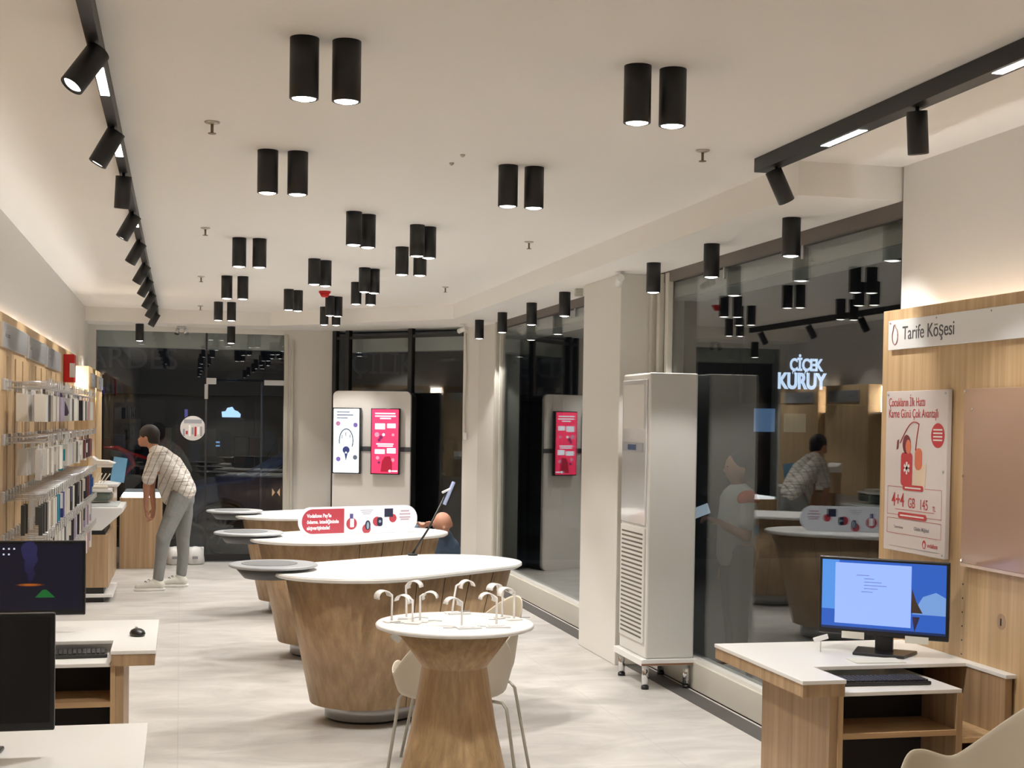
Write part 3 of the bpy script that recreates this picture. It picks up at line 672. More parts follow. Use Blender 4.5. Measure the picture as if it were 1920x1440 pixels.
screen(.455, 1.06, .325, .72, 'red advertising screen on the right of the display unit', (.85, .04, .12), .85, deco_red)

# ================================================================== COUNTERS
WTOP = mat('counter_top', (.86, .85, .83), .28)
def counter(dx, dy, label, place):
    t = thing('display_counter', label, 'counter', (1.2 + dx, 7.85 + dy, 0))
    sh = lambda P: [(x - 1.2, y - 7.85) for x, y in P]
    m = MB(); t0 = sh(capsule((.92, 7.585), .45, (1.52, 8.02), .42, 24)); t1 = sh(capsule((.92, 7.585), .45, (1.52, 8.02), .42, 24, -.02))
    m.prism(t1, .815, .826, True, t0); m.prism(t0, .826, .838, True, t0); m.prism(t0, .838, .842, True, sh(capsule((.92, 7.585), .45, (1.52, 8.02), .42, 24, -.003)))
    m.build('tabletop', WTOP, t)
    lo = sh(capsule((1.0, 7.72), .30, (1.42, 8.02), .28, 24)); hi = sh(capsule((.95, 7.60), .40, (1.50, 8.02), .38, 24))
    MB().prism(lo, .11, .815, True, hi).build('body', OAK, t)
    # fine dark joints between the veneer boards
    jm = MB()
    for f_ in (.02, .36, .68, .98):
        a = Vector((*lo[24], .11)).lerp(Vector((*lo[25], .11)), f_); b = Vector((*hi[24], .815)).lerp(Vector((*hi[25], .815)), f_)
        jm.tube([a, b], .0024, 6)
    jm.build('veneer_joint', mat('joint_dark', (.06, .04, .03), .8), t)
    rg = sh(capsule((1.02, 7.80), .23, (1.40, 8.06), .22, 24)); MB().prism(rg, .015, .11, True).build('base_ring', mat('satin_ring', (.60, .61, .63), .3, .45), t)
    MB().prism(sh(capsule((1.02, 7.80), .215, (1.40, 8.06), .205, 24)), 0, .015).build('foot', BLACK, t)
    # projecting round disc
    dk = MB().lathe([(.225, .857), (.236, .862), (.236, .870), (.228, .874)], (.49 - 1.2, 7.64 - 7.85, 0), 48).build('round_shelf', GREY_L, t)
    MB().lathe([(.15, .8745), (.15, .876)], (.49 - 1.2 - .02, 7.64 - 7.85 + .01, 0), 40).build('inset', GREY_D, dk)
    MB().lathe([(.155, .80), (.205, .857)], (.49 - 1.2, 7.64 - 7.85, 0), 40).build('bowl', GREY_B, dk)
    return t
counter(0, 0, 'nearest oak display counter with white top and grey round shelf', '')
counter(-.03, 2.17, 'middle oak display counter carrying the red and white sign', '')
counter(-.04, 4.47, 'farthest oak display counter, behind the lit sign', '')

# lit sign on the middle counter
sa = math.atan2(.45, .86)
t = thing('counter_sign', 'lit red and white sign with rounded ends standing on the middle counter', 'sign', (.80, 9.80, .843), R(22))
SW, SH = .94, .195
o = MB().prism(rrect(0, SW, 0, SH, .095, 12), -.018, .018).build('lightbox', E_('sign_white', (.95, .93, .95), .85), t); o.data.transform(Matrix.Rotation(R(90), 4, 'X'))
o = MB().prism(rrect(.004, SW - .004, .004, SH - .004, .09, 12), -.022, -.018).build('back_cover', mat('sign_back', (.10, .10, .11), .6), t); o.data.transform(Matrix.Rotation(R(90), 4, 'X'))
M = frame_mtx((0, -.0185, 0), (1, 0, 0), (0, 0, 1))
def sign_face(M):
    rd = E_('sign_red', (.86, .10, .13), .55); wt = E_('sign_text', (1, 1, 1), 1.0); nv = E_('sign_navy', (.07, .08, .16), .3)
    flat('red_field', M, rrect(.012, .34, .012, SH - .012, .083, 10, (1, 0, 0, 1)), rd, t, 0, .001)
    for k, tx in enumerate(("Vodafone Pay'le", 'ödeme, istediğinizde', 'alışverişinizde!')):
        text_mesh('sign_text', tx, .036, wt, t, M @ Matrix.Translation((.05, .125 - k * .042, .0012)), sx=.82, bold=.0009)
    for x, y, r in ((.40, .075, .042), (.52, .035, .034), (.605, .085, .034), (.735, .105, .03)): flat('printed_circle', M, [(a, max(b, .006)) for a, b in circ(x, y, r, 24)], rd, t, 0, .001)
    flat('printed_phone', M, rrect(.388, .418, .05, .11, .004), wt, t, .001, .002); flat('printed_phone', M, rect(.385, .411, .11, .145), E_('sign_violet', (.25, .2, .5), .4), t, .001, .002)
    flat('printed_watch', M, circ(.53, .06, .022, 18, .035), nv, t, .001, .002); flat('printed_watch', M, circ(.53, .058, .010, 14, .026), E_('sign_greyblue', (.5, .6, .7), .6), t, .002, .003)
    flat('printed_speaker', M, rrect(.605, .65, .05, .115, .018), nv, t, .001, .002); flat('printed_speaker', M, circ(.628, .085, .010), E_('sign_greyblue', (.5, .6, .7), .6), t, .002, .003)
    flat('printed_tablet', M, rect(.665, .735, .115, .175), nv, t, .001, .002)
    for a, b, y in ((.47, .57, .165), (.48, .56, .152), (.49, .55, .139)): flat('text_line', M, rect(a, b, y, y + .004), E_('sign_faint', (.7, .6, .65), .6), t, 0, .001)
    for a, b, y in ((.80, .87, .15), (.79, .88, .128), (.79, .88, .105), (.80, .87, .09)): flat('text_line', M, rect(a, b, y, y + .01), E_('sign_pinkline', (.85, .6, .65), .6), t, 0, .001)
sign_face(M)
MB().box(.2, .74, -.03, .03, 0, .004).build('stand', ACRYL, t)

# phone grip on a long arm at the back of the nearest counter
t = thing('device_arm', 'slanted black arm holding a blue phone clamp behind the nearest counter', 'holder', (1.36, 8.36, .843))
MB().lathe([(.03, 0), (.03, .012)], n=18).build('clamp_base', BLACK, t)
MB().tube([(0, 0, .01), (.10, .03, .16), (.21, .06, .37)], [.007, .006, .005], 8).build('arm', BLACK, t)
BLU = mat('clamp_blue', (.35, .42, .62), .3)
q = Matrix.Rotation(R(22), 3, 'Y')
MB().obox((.228, .062, .37), (.006, .03, .075), q).build('phone', BLU, t, .003); MB().obox((.21, .062, .385), (.028, .01, .006), Matrix.Rotation(R(-25), 3, 'Y')).build('grip', WHITE, t, .002)

# ---- small round table with watch stands
TX, TY, TZ = 1.01, 5.2, .895
t = thing('pedestal_table', 'round white topped pedestal table with an oak hourglass base in the foreground', 'table', (TX, TY, 0))
MB().lathe([(.285, TZ - .020), (.296, TZ - .016), (.298, TZ - .006), (.292, TZ)], n=64).build('tabletop', WTOP, t)
MB().lathe([(.225, TZ - .020), (.125, .735), (.123, .73), (.160, .50), (.198, .34), (.26, .0)], n=64).build('base', wood('oak_fine', srgb(152, 123, 88), srgb(196, 166, 126), scale=1.6), t)
MB().tube([(-.235, -.06, TZ - .02), (-.235, -.06, TZ - .04)], .004, 6).obox((-.232, -.06, TZ - .045), (.018, .01, .011), Matrix.Rotation(R(35), 3, 'Y')).build('cable_clip', WHITE, t)
PWH = mat('stand_white', (.80, .77, .74), .3)
def make_stand(loc, rz, h, lean, label, flip=1, sc=1.0):
    t = thing('watch_stand', label, 'display stand', loc, rz, 'watch stands on the round table')
    MB().box(-.03, .03, -.018, .018, 0, .007).build('foot', PWH, t, .003)
    MB().tube([(0, 0, .005), (lean * .3, 0, h * .5), (lean * .7, 0, h * .93), (lean + .012 * flip, 0, h), (lean + .022 * flip, 0, h)], .0042, 8).build('post', PWH, t)
    # curved cuff that would hold a watch
    n = 9; P = []; 
    for k in range(n):
        a = R(200 - k * 25); P.append((.029 * math.cos(a), .025 * math.sin(a)))
    vs = []; fs = []
    for yy in (-.019, .019):
        for x, z in P: vs.append((lean + .022 * flip + x + .016 * flip, yy, h - .012 + z))
        for x, z in P: vs.append((lean + .022 * flip + x * .84 + .016 * flip, yy, h - .012 + z * .84))
    for k in range(n - 1):
        fs += [(k, k + 1, 2 * n + k + 1, 2 * n + k), (n + k, 3 * n + k, 3 * n + k + 1, n + k + 1), (k, n + k, n + k + 1, k + 1), (2 * n + k, 2 * n + k + 1, 3 * n + k + 1, 3 * n + k)]
    fs += [(0, 2 * n, 3 * n, n), (n - 1, 2 * n - 1, 4 * n - 1, 3 * n - 1)]
    MB().add(vs, fs, True).build('cuff', PWH, t)
    MB().tube([(.02, .01, .004), (.05, .03, .004), (.08, .02, .004)], .0018, 6).build('cable', GREY_L, t)
    return t
stands = [((-.235, .03), 20, .110, 0, 'far left, its curved arm seen from the side', -1), ((-.165, .12), -30, .135, -.006, 'left rear, the tallest with a wide cuff', 1),
          ((-.165, -.02), 150, .095, .0, 'left front, with a drooping cuff', 1), ((-.13, .02), -20, .105, 0, 'left cluster, innermost', 1),
          ((.0, -.13), 190, .10, 0, 'centre front on a thin grey post', 1), ((.035, .24), 10, .118, .022, 'centre rear, leaning post with a square cuff', 1),
          ((.135, -.11), 185, .112, 0, 'right of centre on a thin grey post', 1), ((.20, .08), 205, .125, 0, 'right rear of the overlapping right pair', 1), ((.235, .03), 15, .115, 0, 'right front of the overlapping right pair', -1)]
for (x, y), rz, h, ln, wd, fl in stands:
    make_stand((TX + x, TY + y, TZ), R(rz), h, ln, 'white watch stand on the round table, ' + wd, fl)
for k, (x, y, rz) in enumerate(((.02, -.17, 5), (.13, -.16, -8), (.06, .22, 4))):
    t = thing('price_card', 'small pale price card lying on the round table, %s' % ['front', 'front right', 'rear'][k], 'card', (TX + x, TY + y, TZ), R(rz), 'price cards')
    MB().box(-.045, .045, -.014, .014, 0, .006).build('card', mat('card_grey', (.62, .61, .60), .4), t, .001); MB().box(-.035, .02, -.004, .004, .006, .0065).build('printed_line', mat('print_grey'), t)

# ================================================================== CHAIRS
def make_chair(label, group=None):
    t = thing('shell_chair', label, 'chair', (0, 0, 0), 0, group)
    # back is +X, open front is -X
    n, k = 48, 9; vs = []; fs = []
    def rim(a):
        c = math.cos(a); b = (1 + c) / 2
        side = .538 + .040 * min(1, max(0, -c) / .42)
        z = side + .275 * max(0, (c + .05) / 1.05) ** 1.35
        q_ = min(1, max(0, (-c - .62) / .34)); q_ = q_ * q_ * (3 - 2 * q_); z -= (z - .455) * q_
        return z
    for j in range(k):
        f = j / (k - 1)
        for i in range(n):
            a = 2 * PI * i / n; rz_ = rim(a)
            r0 = .235 * (f / .5) ** .8 if f < .5 else .235 + (f - .5) * .07
            rx = r0 * .98; ry = r0 * 1.0
            z = .445 + (rz_ - .445) * (max(0, f - .42) / .58) ** 1.25 - .012 * (1 - f)
            x = rx * math.cos(a) + .05 * (max(0, z - .6)); vs.append((x, ry * math.sin(a), z))
    for j in range(k - 1):
        for i in range(n): q = (i + 1) % n; fs.append((j * n + i, j * n + q, (j + 1) * n + q, (j + 1) * n + i))
    fs.append(tuple(range(n)))
    o = MB().add(vs, fs, True).build('shell', SHELL, t)
    s = o.modifiers.new('thick', 'SOLIDIFY'); s.thickness = .008; s2 = o.modifiers.new('sub', 'SUBSURF'); s2.levels = 1; s2.render_levels = 1
    LG = mat('chair_leg', (.42, .39, .33), .35, .4)
    for sx in (-1, 1):
        for sy in (-1, 1): MB().tube([(sx * .06, sy * .08, .433), (sx * .15, sy * .19, .425), (sx * .17, sy * .205, .40), (sx * .235, sy * .25, .0)], .0075, 8).build('leg', LG, t)
    return t
ch = make_chair('beige shell chair at the bottom right corner before the right desk')
ch.location = (2.49, 4.02, 0); ch.rotation_euler = (0, 0, R(-12))
dup(ch, (-.60, 5.02, 0), R(190), 'beige shell chair between the two left desks')
dup(ch, (1.18, 6.12, 0), R(-88), 'beige shell chair behind the round table, on its left')
dup(ch, (1.34, 6.62, 0), R(10), 'beige shell chair behind the round table, on its right')

# ================================================================== DESKS
def desk(x0, s, yf, label, wallx):
    t = thing('service_desk', label, 'desk', (x0, yf, 0)); D = .85; Wd = abs(wallx - x0)
    def P(u, v): return (s * u, v)
    def bx(u0, u1, v0, v1, z0, z1): return MB().box(min(s * u0, s * u1), max(s * u0, s * u1), v0, v1, z0, z1)
    ub = Wd - .045
    poly = [P(0, 0), P(.17, 0), P(.17, .27), P(ub, .27), P(ub, 0), P(Wd, 0), P(Wd, D), P(0, D)]
    MB().prism(poly, .735, .75).build('worktop', WTOP, t, .002)
    ap = MB().prism([P(0.004, .004), P(.166, .004), P(.166, .28), P(.15, .28), P(.15, .03), P(.02, .03), P(.02, D - .004), P(.004, D - .004)], .69, .735); ap.build('apron', OAK, t)
    bx(.12, .152, .03, .63, 0, .69).build('pedestal', OAK, t, .002)
    bx(.152, .17, .02, .63, 0, .69).build('side_panel', OAK_L, t, .001)
    bx(.17, .64, .02, .70, .685, .70).build('keyboard_tray', WTOP, t, .002)
    bx(.17, .62, .02, .6, .53, .55).build('shelf', OAK_H, t, .001)
    bx(.62, .645, .02, .6, 0, .685).build('divider', OAK, t, .001)
    bx(.17, .62, .27, .285, .04, .685).build('back_board', DARK, t); bx(.645, Wd - .04, .60, .62, .2, .735).build('back_board', DARK, t)
    bx(.645, Wd - .03, .02, .6, .50, .52).build('cubby_floor', OAK_L, t, .001)
    bx(Wd - .04, Wd - .012, .01, D, 0, .735).build('end_panel', OAK, t, .001)
    dr = bx(.66, Wd - .045, .02, .04, .06, .47).build('drawer_front', OAK, t, .003)
    bx(.17, Wd - .045, .04, .58, 0.02, .04).build('bottom_board', DARK, t)
    return t
desk(2.15, 1, 4.61, 'oak and white corner desk at the right with a monitor and keyboard', 3.0)
desk(-.085, -1, 5.6, 'oak and white desk at the left under the lit monitor', -.965)
desk(-.085, -1, 3.42, 'nearest left desk, only its white top showing at the bottom corner', -.965)
def monitor(loc, rz, label, deco, tilt=0, w=.51, h=.31):
    t = thing('computer_monitor', label, 'monitor', loc, rz)
    MB().box(-w / 2, w / 2, 0, .022, .07, .07 + h).build('bezel', BLACK_P, t, .004)
    MB().box(-.15, .15, .022, .05, .12, .32).build('back_cover', BLACK_P, t, .012)
    MB().box(-.035, .035, .03, .055, .01, .16).build('neck', BLACK_P, t, .004)
    MB().prism([(-.10, -.07), (.10, -.07), (.12, .10), (-.12, .10)], 0, .012).build('stand_base', BLACK_P, t, .004)
    M = frame_mtx((-w / 2, -.0006, .07), (1, 0, 0), (0, 0, 1))
    deco(t, M, w, h); return t
def deco_desktop(t, M, w, h):
    flat('screen', M, rect(.012, w - .012, .022, h - .012), E_('win_blue', (.03, .13, .60), .75), t, 0, .001)
    flat('screen_picture', M, rect(.012, .08, .1, h - .012), E_('win_sky', (.10, .32, .85), .8), t, .001, .0014)
    flat('screen_picture', M, [(w - .14, .10), (w - .012, .10), (w - .012, .17), (w - .05, .19), (w - .10, .17)], E_('win_cloud', (.22, .42, .85), .7), t, .001, .0014)
    flat('screen_picture', M, [(w - .145, .105), (w - .10, .105), (w - .125, .15), (w - .142, .20)], E_('win_rock', (.08, .045, .03), .5), t, .0014, .002)
    flat('screen_picture', M, [(w - .14, .09), (w - .11, .09), (w - .12, .06), (w - .13, .03)], E_('win_rock2', (.06, .04, .12), .4), t, .0014, .002)
    flat('screen_picture', M, rect(.012, w - .012, .022, .032), E_('win_bar', (.02, .05, .2), .4), t, .0014, .002)
    flat('open_window', M, rect(.065, w - .145, .045, h - .022), E_('win_page', (.30, .44, 1.0), 1.0), t, .002, .0026)
    for k, (a, b) in enumerate(((.15, .20), (.18, .22), (.18, .25), (.18, .27), (.18, .235), (.17, .215))): flat('text_line', M, rect(a, b, h - .07 - k * .013, h - .068 - k * .013), E_('win_line', (.15, .2, .5), .5), t, .0026, .003)
def deco_volcano(t, M, w, h):
    flat('screen', M, rect(.012, w - .012, .022, h - .012), E_('vol_dark', (.008, .008, .022), .6), t, 0, .001)
    wt = E_('icon_white', (.7, .75, .9), .7)
    for rr, cnt in ((0, 9), (1, 8), (2, 6)):
        for c in range(cnt): flat('desktop_icon', M, rect(.06 + c * .0205, .067 + c * .0205, h - .036 - rr * .023, h - .029 - rr * .023), wt, t, .001, .0014)
    # soft plume, glow and green hill drawn on the wallpaper
    for k in range(7): flat('wallpaper_plume', M, circ(w - .22 + .006 * math.sin(k * 2), .155 + k * .02, .012 + .0035 * k, 18), E_('plume%d' % k, (.012 + .002 * k, .012 + .002 * k, .05 + .008 * k), .6), t, .001 + k * .0001, .0012 + k * .0001)
    for k, (a, b) in enumerate(((.060, .007), (.045, .005), (.028, .0035))): flat('wallpaper_glow', M, circ(w - .22, .128, a, 20, b), E_('glow%d' % k, (.08 + .22 * k, .02 + .06 * k, .015), .6), t, .002 + k * .0002, .0021 + k * .0002)
    flat('wallpaper_hill', M, [(w - .20, .075), (w - .17, .107), (w - .155, .108), (w - .12, .075)], E_('hill', (.01, .16, .03), .6), t, .002, .0022)
    flat('paper_note', M, rect(w - .215, w - .14, -.004, .014), mat('paper'), t, .001, .002)
def deco_off(t, M, w, h):
    flat('screen', M, rect(.012, w - .012, .022, h - .012), mat('screen_off', (.006, .006, .007), .12), t, 0, .001)
monitor((2.715, 5.10, .75), R(-40), 'lit monitor with a blue desktop on the right desk', deco_desktop)
monitor((-.635, 6.12, .75), 0, 'monitor with a dark volcano wallpaper on the far left desk', deco_volcano)
monitor((-.572, 3.88, .75), 0, 'black switched off monitor on the nearest left desk', deco_off)
KEY = mat('key_black', (.022, .022, .024), .4)
def keyboard(loc, rz, label):
    t = thing('keyboard', label, 'keyboard', (loc[0], loc[1], loc[2] + .001), rz); MB().box(-.185, .185, -.065, .065, 0, .014).build('case', BLACK_P, t, .005)
    m = MB()
    for r_ in range(6):
        for c in range(20): m.box(-.178 + c * .0178, -.163 + c * .0178, -.056 + r_ * .0188, -.041 + r_ * .0188, .014, .020)
    m.build('keys', KEY, t, .002); return t
keyboard((2.535, 4.79, .70), R(-3), 'black keyboard on the white tray of the right desk')
keyboard((-.46, 5.80, .70), R(3), 'black keyboard on the tray of the far left desk')
t = thing('computer_mouse', 'black mouse near the corner of the far left desk', 'mouse', (-.165, 5.98, .75), R(15))
MB().lathe([(.028, 0), (.031, .010), (.026, .022), (.014, .029), (.004, .031)], n=24).build('shell', BLACK_P, t); 
for c in kids(t): c.scale = (1, 1.5, 1)
MB().box(-.003, .003, .01, .03, .028, .034).build('wheel', mat('silver_plate'), t)
t = thing('paper_sheet', 'pale sheet under the monitor stand on the right desk', 'paper', (2.62, 4.98, .7505), R(-5)); MB().box(-.10, .10, -.07, .04, 0, .003).build('sheet', mat('paper'), t)
t = thing('usb_stick', 'small white tag leaning at the lower left corner of the lit monitor', 'tag', (2.50, 5.20, .75), R(-20)); MB().obox((0, 0, .055), (.03, .004, .010), Matrix.Rotation(R(-18), 3, 'Y')).build('plastic_tag', WHITE_G, t, .002); MB().cyl((0, 0, 0), (0, 0, .048), .002, n=6).build('wire', CREAM, t)
for k, x in enumerate((-.115, .135)):
    t = thing('sticky_note', 'white paper slip stuck under the lit monitor, %s of its neck' % ['left', 'right'][k], 'note'); p = Matrix.Rotation(R(-40), 3, 'Z') @ Vector((x, -.003, .055)); t.location = p + Vector((2.715, 5.10, .75)); t.rotation_euler = (0, 0, R(-40))
    MB().box(-.045, .045, -.001, .0015, -.0, .028).build('slip', mat('paper'), t)

# ================================================================== RIGHT WALL: panel, sign, poster, board
t = wood_panel('wall_panelling', 'tall light oak wall panel behind the right desk', 3.0, 3.03, 1.5, 5.685, 0, 2.16, (3.055, 3.067, 2.0, 2.01))
t = thing('corner_sign', 'long white sign reading Tarife Köşesi on the right oak panel', 'sign', (2.982, 5.605, 1.985))
MB().box(0, .018, -2.2, 0, 0, .127).build('board', WHITE_G, t, .002)
GT = mat('sign_grey_text', (.10, .10, .11), .5)
Mf = frame_mtx((-.0008, 0, 0), (0, -1, 0), (0, 0, 1))
text_mesh('sign_text', 'Tarife Köşesi', .082, GT, t, Mf @ Matrix.Translation((.125, .040, 0)), sx=.93)
LOGO = mat('logo_rose', (.42, .22, .22), .5)
pts = [Vector((-.001, -(.062 + .024 * math.cos(a)), .058 + .036 * math.sin(a) + (.014 if 80 < math.degrees(a) % 360 < 125 else 0))) for a in [2 * PI * i / 24 for i in range(25)]]
MB().tube(pts, .0025, 6).build('drop_logo', LOGO, t)
for y in (-.02, -.40, -.8): MB().cyl((-.004, y, .115), (0, y, .115), .004, n=10).build('screw', STEEL, t)
# poster
t = thing('tariff_poster', 'white and red tariff poster with 4+4 GB 145 TL in an acrylic holder', 'poster', (2.972, 5.59, 1.127))
PW, PH = .505, .68
MB().box(0, .020, -PW, 0, 0, PH).build('backing', mat('poster_white', (.72, .66, .64), .4), t, .003)
Mp = frame_mtx((-.0005, 0, 0), (0, -1, 0), (0, 0, 1))
PR = mat('poster_red', srgb(196, 60, 66), .5); PD = mat('poster_dark', srgb(120, 50, 60), .5); PO = mat('poster_orange', srgb(222, 120, 88), .5); PC = mat('poster_cream', srgb(226, 205, 180), .5); PG = mat('poster_grey', (.32, .3, .33), .5)
def pt(tx, x, y, s, m, sx=1, bold=0): text_mesh('poster_text', tx, s, m, t, Mp @ Matrix.Translation((x, y, .0004)), ext=.0003, sx=sx, bold=bold)
pt('Çocukların İlk Hattı', .025, .615, .052, PR, .72); pt('Karne Günü Çok Avantajlı', .025, .567, .052, PR, .74)
flat('speech_bubble', Mp, circ(.435, .495, .052, 24, .05), PR, t, 0, .0008)
for k in range(4): flat('text_line', Mp, rect(.40, .47, .515 - k * .014, .521 - k * .014), WHITE, t, .0008, .0013)
flat('drawn_child', Mp, circ(.185, .455, .034, 20, .04), PD, t, 0, .0006); flat('drawn_child', Mp, circ(.20, .445, .022, 16, .03), PO, t, .0006, .0012)
flat('drawn_child', Mp, rrect(.14, .235, .28, .42, .02), PR, t, 0, .0006)
for a in range(3): flat('flower_mark', Mp @ Matrix.Translation((.19, .355, .0008)) @ Matrix.Rotation(R(60 * a), 4, 'Z'), rect(-.006, .006, -.026, .026), WHITE, t, 0, .0005)
flat('drawn_child', Mp, rrect(.255, .315, .35, .44, .025), PO, t, 0, .0006); flat('drawn_box', Mp, [(.235, .27), (.34, .27), (.35, .38), (.25, .35)], PC, t, 0, .0005)
MB().tube([(-.001, -(.13 + .15 * (i / 8)), .46 + .09 * math.sin(i / 8 * 2.0)) for i in range(9)], .002, 5).build('drawn_line', PR, t)
MB().tube([(-.001, -.285, .542), (-.001, -.27, .49), (-.001, -.26, .43)], .002, 5).build('drawn_line', PR, t)
flat('phone_icon', Mp, [(.10, .43), (.115, .435), (.12, .475), (.105, .47)], PD, t, 0, .0006)
flat('red_pill', Mp, rrect(.16, .33, .262, .285, .011), PR, t, .0006, .0012); flat('red_pill', Mp, rrect(.125, .36, .143, .168, .012), PR, t, .0006, .0012)
flat('text_line', Mp, rect(.18, .31, .270, .276), WHITE, t, .0012, .0016); flat('text_line', Mp, rect(.145, .34, .152, .158), WHITE, t, .0012, .0016)
pt('4+4', .068, .192, .082, PR, .82, .001); pt('GB', .205, .19, .06, PR, .78); pt('145', .30, .188, .06, PR, .78); pt('TL', .405, .186, .03, PR, .8)
def oline(x0, x1, y0, y1):
    m = MB()
    for a, b, c, d in ((x0, x1, y0, y0 + .0015), (x0, x1, y1 - .0015, y1), (x0, x0 + .0015, y0, y1), (x1 - .0015, x1, y0, y1)): m.prism(rect(a, b, c, d), 0, .0004)
    o = m.build('thin_frame', PR, t); o.data.transform(Mp)
oline(.03, .475, .155, .275); oline(.03, .475, .075, .14)
pt('Tanımlama', .09, .098, .018, PG, 1.0); pt('Günün Müjdesi', .26, .098, .022, PG, .9, .0003); pt('vodafone', .37, .037, .026, PR, .85)
flat('drop_logo', Mp, circ(.345, .046, .014, 20, .018), PR, t, 0, .0006); flat('drop_logo', Mp, circ(.346, .043, .008, 16, .011), mat('poster_white'), t, .0006, .0011)
flat('text_line', Mp, rect(.10, .42, .178, .180), PR, t, 0, .0004); flat('text_line', Mp, rect(.05, .47, .020, .0215), PG, t, 0, .0004)
for x, y in ((.02, .665), (.485, .665), (.485, .35), (.485, .015)): MB().cyl((-.004, -x, y), (0, -x, y), .005, n=10).build('screw', STEEL, t)
# empty board
t = thing('acrylic_board', 'empty brownish acrylic board screwed to the right oak panel', 'board', (2.978, 4.975, 1.127))
MB().box(0, .008, -.75, 0, 0, .68).build('sheet', mat('rose_acrylic', srgb(180, 148, 128), .18, coat=.4), t, .002)
MB().box(-.002, .012, -.75, 0, -.012, .0).build('lower_lip', mat('pale_edge', (.7, .55, .45), .3), t)
for x, y in ((.01, .67), (.01, .34), (.01, .01), (.06, .60)): MB().cyl((-.005, -x, y), (0, -x, y), .005, n=10).build('screw', CHROME, t)
t = thing('cable_hole_cap', 'round oak knot with a small dark keyhole on the right panel', 'fitting', (3.0, 4.72, .93)); MB().cyl((-.001, 0, 0), (.0, 0, 0), .03, n=24).build('knot', OAK, t); MB().box(-.002, 0, -.004, .004, -.015, .012).build('slot', BLACK, t)
t = thing('peg_hole_column', 'vertical row of small drilled peg holes on the right oak panel', 'peg holes', (3.0, 4.99, 0))
for k in range(9): MB().cyl((-.0008, 0, .60 + k * .055), (0, 0, .60 + k * .055), .004, n=10).build('peg_hole', BLACK, t)

# ================================================================== AIR CONDITIONER
t = thing('floor_air_conditioner', 'tall white floor standing air conditioner on chrome legs by the near pillar', 'air conditioner', (2.81, 8.32, 0))
AC = mat('ac_white', (.70, .685, .65), .35); ACG = mat('ac_gloss', (.68, .68, .68), .1, coat=.5)
MB().box(.012, .33, 0, .54, .19, 1.97).build('cabinet', AC, t, .012)
MB().box(0, .012, .03, .51, 1.02, 1.93).build('front_door', ACG, t, .004)
MB().box(-.004, .0, .06, .48, 1.62, 1.90).build('outlet_flap', AC, t, .004)
pn = MB().box(-.008, 0, .07, .47, 1.475, 1.53).build('control_panel', mat('panel_steel', (.42, .45, .5), .3, .3), t, .002)
MB().box(-.0095, -.008, .2, .36, 1.485, 1.52).build('lcd', mat('lcd_blue', (.08, .14, .28), .2), pn)
gr = MB().box(0, .012, .03, .51, .28, 1.0).build('grille_frame', AC, t, .003)
m = MB()
for k in range(24): m.box(-.0015, .0, .06, .48, .31 + k * .028, .321 + k * .028)
m.build('grille_slots', mat('slot_dark', (.14, .12, .10), .7), gr)
MB().box(-.02, .34, -.02, .56, .15, .19).build('plinth_board', WHITE, t, .003); MB().box(-.018, .338, -.0215, -.02, .152, .165).build('raw_edge', mat('chip_edge', (.25, .13, .07), .8), t)
for x in (.02, .29):
    for y in (.02, .50): 
        l = MB().cyl((x, y, .02), (x, y, .15), .022, n=20).build('leg', CHROME, t); MB().cyl((x, y, 0), (x, y, .02), .024, n=20).build('rubber_foot', BLACK_P, l)

# ================================================================== PEOPLE
def voxel_mesh(name, chains, m, parent, voxel=.012, smooth=6, flats=()):
    """tapering limbs given as joint chains, fused into one continuous skin"""
    mb = MB()
    for ch in chains:
        for (p0, r0), (p1, r1) in zip(ch[:-1], ch[1:]):
            p0 = Vector(p0); p1 = Vector(p1)
            d = p1 - p0; L = max(d.length, 1e-5); q = d.to_track_quat('Z', 'Y').to_matrix()
            prof = [(r0 * math.sin(a), -r0 * math.cos(a)) for a in [R(8), R(30), R(55), R(80)]] + [(r1 * math.sin(a), L - r1 * math.cos(a)) for a in [R(100), R(125), R(150), R(172)]]
            mb.lathe(prof, p0, 14, q)
    for c, hs, rt in flats:   # ellipsoids
        n = 10; prof = [(math.sin(PI * (i + .3) / (n + .6)), -math.cos(PI * (i + .3) / (n + .6))) for i in range(n + 1)]
        sub = MB().lathe(prof, (0, 0, 0), 18); rtm = Euler([R(v) for v in rt]).to_matrix()
        sub.v = [tuple(Vector(c) + rtm @ Vector((v[0] * hs[0], v[1] * hs[1], v[2] * hs[2]))) for v in sub.v]
        mb.add(sub.v, sub.f, True)
    o = mb.build(name, m, None); r = o.modifiers.new('r', 'REMESH'); r.mode = 'VOXEL'; r.voxel_size = voxel; r.use_smooth_shade = True
    s = o.modifiers.new('s', 'SMOOTH'); s.factor = .5; s.iterations = smooth
    dg = bpy.context.evaluated_depsgraph_get(); dg.update(); me = bpy.data.meshes.new_from_object(o.evaluated_get(dg))
    COL.objects.unlink(o); bpy.data.objects.remove(o)
    for p in me.polygons: p.use_smooth = True
    me.materials.clear(); me.materials.append(m); me.name = name
    o = bpy.data.objects.new(name, me); COL.objects.link(o); o.parent = parent; return o
SKIN = mat('skin', srgb(178, 128, 104), .6); HAIR = mat('dark_hair', (.018, .013, .011), .7)
